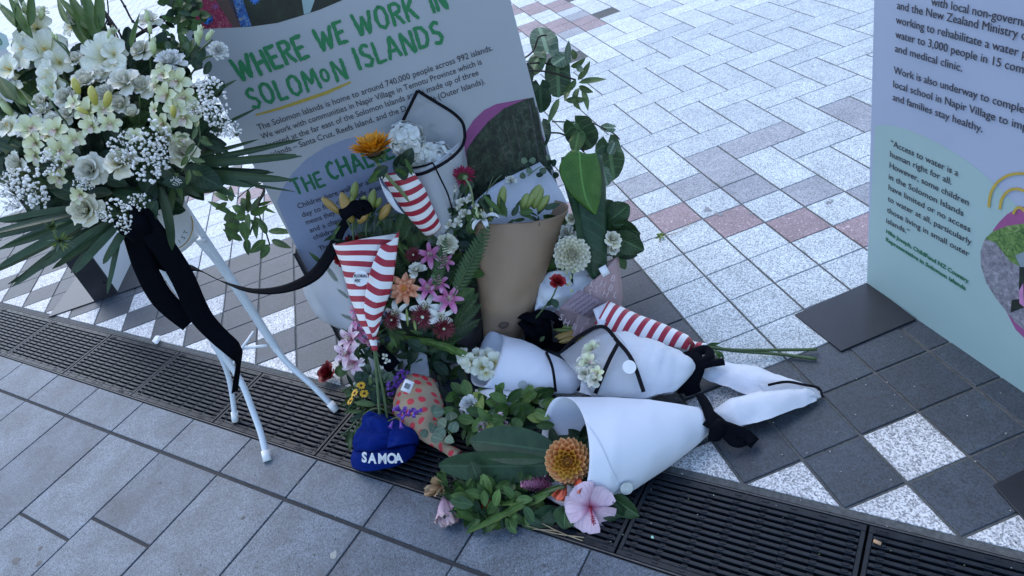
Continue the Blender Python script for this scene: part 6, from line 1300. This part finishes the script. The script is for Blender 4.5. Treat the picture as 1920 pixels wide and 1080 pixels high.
for (x, y, r) in ((925, 795, 20), (908, 808, 17), (945, 800, 14)): bloom('faded_pink_flower', 'hib2', x, y, r*1.4, ('g', .08), (-.2, .4, 1), parent=t)
bloom('white_carnation', 'carn', 880, 758, 22, ('g', .10), (-.2, .5, 1), parent=t)
sheet_('crumpled_tissue', [[(890, 730, ('g', .07)), (930, 728, ('g', .09)), (985, 735, ('g', .07))], [(895, 748, ('g', .08)), (935, 750, ('g', .11)), (985, 750, ('g', .08))], [(900, 772, ('g', .05)), (935, 772, ('g', .06)), (980, 765, ('g', .05))]], W_tissue, t, 6, .010, 9)
# -- spotted kraft paper
t = bq('bouquet', 'small bouquet wrapped in kraft paper with red spots and a white barcode label', 800, 800)
kd = loft('spotted_paper', [((755, 712), (815, 712), ('g', .10), .030, -.005), ((742, 738), (826, 738), ('g', .09), .045, 0), ((736, 775), (832, 760), ('g', .08), .048, 0), ((770, 815), (830, 788), ('g', .06), .034, 0), ((810, 838), (835, 812), ('g', .045), .020, 0), ((832, 848), (845, 836), ('g', .035), .012, 0), ((852, 866), (868, 848), ('g', .03), .018, .006)], W_dots, t, 32, 6, True, .005, lump=.3)
mb = MB(); box(mb, (0, 0, 0), (.030, .036, .0008)); lab = inst('barcode_label', mb.mesh('barcode_label', [W_cardw]), TRS(Q(764, 724, ('g', .158)), frame(cv(-.1, .25, 1), -.35), 1), t)
for k in range(9):
    mb = MB(); box(mb, (0, 0, 0), (.0008+.0006*(k % 3 == 0), .016, .0006)); o = bpy.data.objects.new('barcode_bar', mb.mesh('barcode_bar', [M_blkT])); COL.objects.link(o); o.matrix_world = TRS(Q(764, 724, ('g', .158)), frame(cv(-.1, .25, 1), -.35), 1) @ Matrix.Translation((-.008+k*.002, 0, .0009)); l, r, s_ = o.matrix_world.decompose(); o.location = l; o.rotation_mode = 'QUATERNION'; o.rotation_quaternion = r; adopt(o, lab)
# -- violet sprigs
t = thing('violet_sprig', 'sprig of violet bell flowers lying across the red-spotted kraft paper', 'flower sprig', G(770, 780))
for (x, y, fx, fy) in ((742, 768, -.8, .4), (750, 776, -.2, -.3), (758, 772, .1, .6), (766, 775, -.1, -.7), (772, 770, .5, .4), (780, 772, .3, -.5), (786, 770, .8, .2), (733, 798, -.3, -.9), (752, 798, .2, -.9), (760, 768, 0, 1), (747, 765, -.5, .8), (776, 778, 0, -1), (756, 782, -.4, -.6)): bloom('violet_bell', 'bell', x, y, 10, ('g', .165), (fx, fy, .45), parent=t)
stem('stem', [(790, 776, ('g', .15)), (765, 779, ('g', .155)), (740, 784, ('g', .15)), (728, 790, ('g', .13))], .0016, M_stem, t, 5)
t = thing('violet_sprig', 'violet flower spikes standing behind the blue beanie, left of the spotted paper', 'flower sprig', G(735, 720))
for k in range(30): x = R2.uniform(727, 765); y = 722-(x-727)*.55+R2.uniform(-12, 16)+(10 if x < 740 else 0); bloom('violet_bell', 'bell', x, y, 7, 2.22, (R2.uniform(-1, 1), R2.uniform(-.8, 1), .5), parent=t)
stem('stem', [(700, 745, 2.24), (728, 726, 2.23), (764, 700, 2.22)], .0016, M_stem, t, 5); stem('stem', [(720, 745, 2.24), (733, 715, 2.23)], .0016, M_stem, t, 5)
# -- green bunch with yellow daisies, left of the beanie
t = thing('daisy_bunch', 'loose bunch of green leaves with small yellow daisies left of the blue beanie', 'foliage spray', G(680, 775))
scatter(90, 688, 742, 34, 28, 2.27, .03, 26, 'lance', ('mid', 'dark', 'olive'), t, seed=81)
scatter(18, 700, 720, 24, 16, 2.25, .02, 26, 'round', ('dark', 'pale'), t, seed=82)
for (x, y, fx) in ((677, 723, .2), (665, 737, -.7), (657, 752, -.9), (683, 738, .1)): bloom('yellow_daisy', 'daisy', x, y, 9, 2.21, (fx, .7, .8), parent=t)
for pts in ([(700, 765, 2.2), (672, 785, 2.2), (655, 805, 2.2), (640, 818, 2.2)], [(715, 775, 2.2), (688, 780, 2.2), (668, 800, 2.2), (664, 815, 2.2)], [(730, 772, 2.17), (705, 766, 2.18), (680, 778, 2.19)]): stem('stem', pts, .003, M_stem, t, 6)
for (x0, y0, x1, y1, w) in ((655, 805, 646, 830, 10), (668, 800, 660, 840, 8), (650, 812, 636, 815, 6), (660, 808, 655, 842, 9), (690, 775, 655, 790, 10), (680, 770, 650, 770, 10), (705, 760, 665, 755, 12), (660, 815, 652, 848, 9), (700, 768, 668, 812, 8)): leaf(x0, y0, x1, y1, 2.19, 2.19, 'lance', R2.choice(('mid', 'olive', 'dark')), w, t)
# -- pink lily bunch and white paper behind the beanie
t = bq('bouquet', 'pale pink lilies drooping beside crumpled white paper, left of the striped cone', 690, 700)
sheet_('white_paper', [[(671, 642, 2.34), (690, 655, 2.32), (712, 668, 2.32)], [(670, 685, 2.33), (700, 690, 2.30), (735, 690, 2.32)], [(678, 722, 2.32), (710, 718, 2.30), (745, 712, 2.32)]], W_white, t, 4, .006, 6)
sheet_('white_paper', [[(748, 655, 2.34), (765, 668, 2.33)], [(738, 695, 2.33), (775, 700, 2.32)]], W_white, t, 4, .004, 7)
sheet_('dark_wrap', [[(700, 645, 2.36), (740, 640, 2.36), (790, 650, 2.36)], [(690, 700, 2.35), (740, 705, 2.34), (800, 700, 2.35)], [(700, 740, 2.34), (750, 745, 2.33), (800, 735, 2.34)]], W_darkp, t, 4, .01, 6)
sheet_('clear_film', [[(765, 650, 2.32), (800, 665, 2.30)], [(770, 690, 2.30), (805, 700, 2.28)], [(762, 712, 2.28), (802, 712, 2.26)]], W_film, t, 5, .01, 8)
for (x, y, r, fx, fy, k) in ((655, 635, 24, -.5, .3, 'palelily'), (650, 662, 26, -.4, .1, 'palelily'), (662, 682, 22, -.1, -.5, 'palelily'), (672, 622, 20, -.3, -.1, 'pinklily'), (670, 600, 18, -.6, .3, 'pinklily'), (665, 580, 16, -.8, .3, 'pinklily'), (690, 640, 14, -.2, -.8, 'pinklily')): bloom('pink_lily', k, x, y, r, 2.24, (fx, fy, 1), parent=t)
scatter(26, 690, 650, 32, 24, 2.29, .03, 32, 'lance', ('dark', 'mid'), t, seed=83)
for (x, y) in ((725, 677), (712, 690), (720, 668)): bloom('small_white_flower', 'daisy' if False else 'snap', x, y, 7, 2.24, (0, .4, 1), parent=t)
scatter(60, 800, 690, 60, 50, 2.33, .03, 36, 'ov', ('dark', 'dark', 'mid'), t, seed=84)
band('black_ribbon', [(705, 655, 2.29), (720, 670, 2.27), (740, 690, 2.28)], .05, t, None, .004, cv(.2, .3, 1))
# -- dark red rose on the grate
t = thing('red_rose', 'deep crimson rose head with two leaves lying at the edge of the drain', 'rose', G(612, 715))
bloom('bloom', 'darkrose', 613, 699, 27, ('g', .035), (-.7, .5, 1), .2, t, 0); leaf(628, 700, 652, 690, ('g', .035), ('g', .05), 'ov', 'mid', 22, t, 0); leaf(640, 690, 648, 674, ('g', .04), ('g', .06), 'ov', 'dark', 16, t, .4); stem('stem', [(622, 700, ('g', .03)), (645, 694, ('g', .035)), (672, 688, ('g', .04))], .0025, M_stem, t)
# -- beanie
M_blue = plain('royal blue knit', (.002, .016, .15), .9, .2, 160, .5, spec=.1)
def knit(m):
    n = m.node_tree; b = n.nodes['Principled BSDF']; tc = N_(n, 'ShaderNodeTexCoord'); wv = N_(n, 'ShaderNodeTexWave'); wv.inputs['Scale'].default_value = 260; wv.bands_direction = 'X'; n.links.new(tc.outputs['UV'], wv.inputs[0]); bump(n, b, wv.outputs['Fac'], .5, .001)
knit(M_blue)
t = thing('beanie', 'royal blue knitted beanie lettered SAMOA lying on the drain', 'beanie', G(720, 860))
loft('crown', [((667, 842), (780, 834), ('g', .035), .058, 0), ((670, 820), (779, 818), ('g', .058), .058, 0), ((678, 800), (766, 804), ('g', .08), .048, 0), ((686, 784), (738, 796), ('g', .098), .034, 0), ((697, 772), (716, 780), ('g', .108), .014, 0)], M_blue, t, 44, 7, True, .0055, lump=.7, solid=.002, p=1.0)
loft('crown_fold', [((728, 842), (783, 832), ('g', .058), .052, 0), ((740, 814), (781, 816), ('g', .078), .038, 0), ((752, 796), (770, 802), ('g', .09), .014, 0)], M_blue, t, 34, 6, True, .005, lump=.6, seed=5, solid=.002, p=1.0)
cf = loft('turned_up_cuff', [((662, 868), (779, 848), ('g', .010), .068, 0), ((660, 856), (781, 838), ('g', .028), .072, 0), ((664, 842), (778, 828), ('g', .045), .066, 0)], M_blue, t, 44, 4, True, .004, solid=.004)
pts_ = [(683, 866, .0, -.06), (698, 868, 0, -.03), (717, 868.5, 0, 0), (735, 868, 0, .06), (748, 867, 0, .10)]
for ch, (x, y, _, an) in zip('SAMOA', pts_):
    o = textat(ch, x, y, ('g', .068), None, an-.02, 27 if ch != 'A' or x < 710 else 25, M_wtext, cf, ((x-720)/150, -.15, 1), 'stitched_letter', .9); o.scale = (o.scale[0]*.82, o.scale[1]*1.0, o.scale[2]*3)
# ---------------------------------------------------------------- litter
t = tag(sheet_('crumpled_tissue', [[(285, 640, ('g', .004)), (292, 630, ('g', .018)), (301, 630, ('g', .004))], [(288, 642, ('g', .010)), (294, 637, ('g', .022)), (299, 634, ('g', .008))], [(291, 645, ('g', .003)), (296, 644, ('g', .012)), (300, 636, ('g', .003))]], W_tissue, None, 4, .004), 'scrap of white tissue on the edge of the drain, left of the easel', 'tissue')
t = thing('fallen_twig', 'thin dry twig with a small yellow flower lying on the pink pavers', 'twig', G(1265, 430))
stem('twig', [(1240, 443, ('g', .004)), (1262, 438, ('g', .006)), (1282, 430, ('g', .005)), (1297, 416, ('g', .006))], .0012, M_twig, t, 5)
for k in range(8): a = k*.785; leaf(1238, 441, 1238+9*cos(a), 441+8*sin(a), ('g', .008), ('g', .012), 'long', 'yel', 4, t)
mb = MB(); tube(mb, pp([(1638, 1014, ('g', .004)), (1652, 1020, ('g', .004))]), .004, 8); o = tag(mb.build('cigarette_end', plain('tan filter', (.45, .28, .16), .8)), 'tan cigarette end lying on the drain grate at the lower right', 'cigarette end')
for i, (x, y, c, lb) in enumerate(((1223, 1007, (.30, .55, .45), 'tiny mint green scrap on the grate right of the pink hibiscus'), (625, 1040, (.30, .31, .28), 'flattened pale chewing gum on the near flagstones'))):
    mb = MB(); r_ = (.004, .012, .011)[i]; pts = []
    c0 = G(x, y, .0012); vs = [c0+V((0, 0, .0006))]+[c0+V((cos(a)*r_*(1+.3*sin(a*3+i)), sin(a)*r_*(1+.25*cos(a*2)), -.0004)) for a in [2*pi*k/14 for k in range(14)]]
    mb.add(vs, [(0, 1+k, 1+(k+1) % 14) for k in range(14)]); tag(mb.build(('scrap', 'chewing_gum', 'gum_stain')[i], plain('spot %d' % i, c, .8, .25, 300)), lb, ('scrap', 'chewing gum', 'stain')[i])
t = thing('dry_stalks', 'dry straw stalks between the flagstones and the drain below the hibiscus', 'straw', G(1040, 1000))
for pts in ([(985, 985, ('g', .01)), (1040, 1000, ('g', .006)), (1095, 1008, ('g', .004))], [(1000, 992, ('g', .008)), (1045, 996, ('g', .006)), (1060, 1005, ('g', .004))], [(1010, 978, ('g', .01)), (1050, 998, ('g', .005)), (1092, 1014, ('g', .004))]): stem('stalk', pts, .0014, M_twig, t, 5)

M_st = plain('damp mark', (.16, .17, .19), .5, .3, 120)
for i, (x, y, r_) in enumerate(((1326, 393, .016), (1343, 400, .010), (1351, 402, .009), (1408, 400, .006), (1556, 379, .010), (1551, 382, .006), (1560, 375, .005))):
    mb = MB(); c0 = G(x, y, .0011); mb.add([c0+V((0, 0, .0004))]+[c0+V((cos(a)*r_*(1+.4*sin(a*3+i)), sin(a)*r_*(1+.3*cos(a*2+i)), -.0003)) for a in [2*pi*k/16 for k in range(16)]], [(0, 1+k, 1+(k+1) % 16) for k in range(16)]); mb.build('damp_mark', M_st, plaza)
M_st2 = plain('dark gum mark', (.05, .053, .058), .6, .3, 120)
for i, (x, y, r_) in enumerate(((30, 1052, .014), (75, 1028, .008), (72, 1056, .009), (455, 970, .006), (560, 905, .004), (300, 905, .005), (1020, 1060, .005))):
    mb = MB(); c0 = G(x, y, .0011); mb.add([c0+V((0, 0, .0004))]+[c0+V((cos(a)*r_*(1+.3*sin(a*2+i)), sin(a)*r_*(1+.3*cos(a*3+i)), -.0003)) for a in [2*pi*k/16 for k in range(16)]], [(0, 1+k, 1+(k+1) % 16) for k in range(16)]); mb.build('gum_mark', M_st2, walk)
gr = MB(); rg = random.Random(77)
for k in range(900):
    x, y = rg.uniform(-20, 1940), rg.uniform(150, 1080); p = G(x, y, .0012); r = rg.uniform(.0006, .0022)
    if -1.93 > p.y-p.x > -2.32 and rg.random() < .5: continue
    ball(gr, p, r, rg.choice((0, 0, 1, 2)), 5, 3, .6)
tag(gr.build('grit', [plain('pale grit', (.4, .4, .38)), plain('dark grit', (.05, .05, .045)), plain('leaf crumbs', (.10, .11, .04))]), kind='stuff')
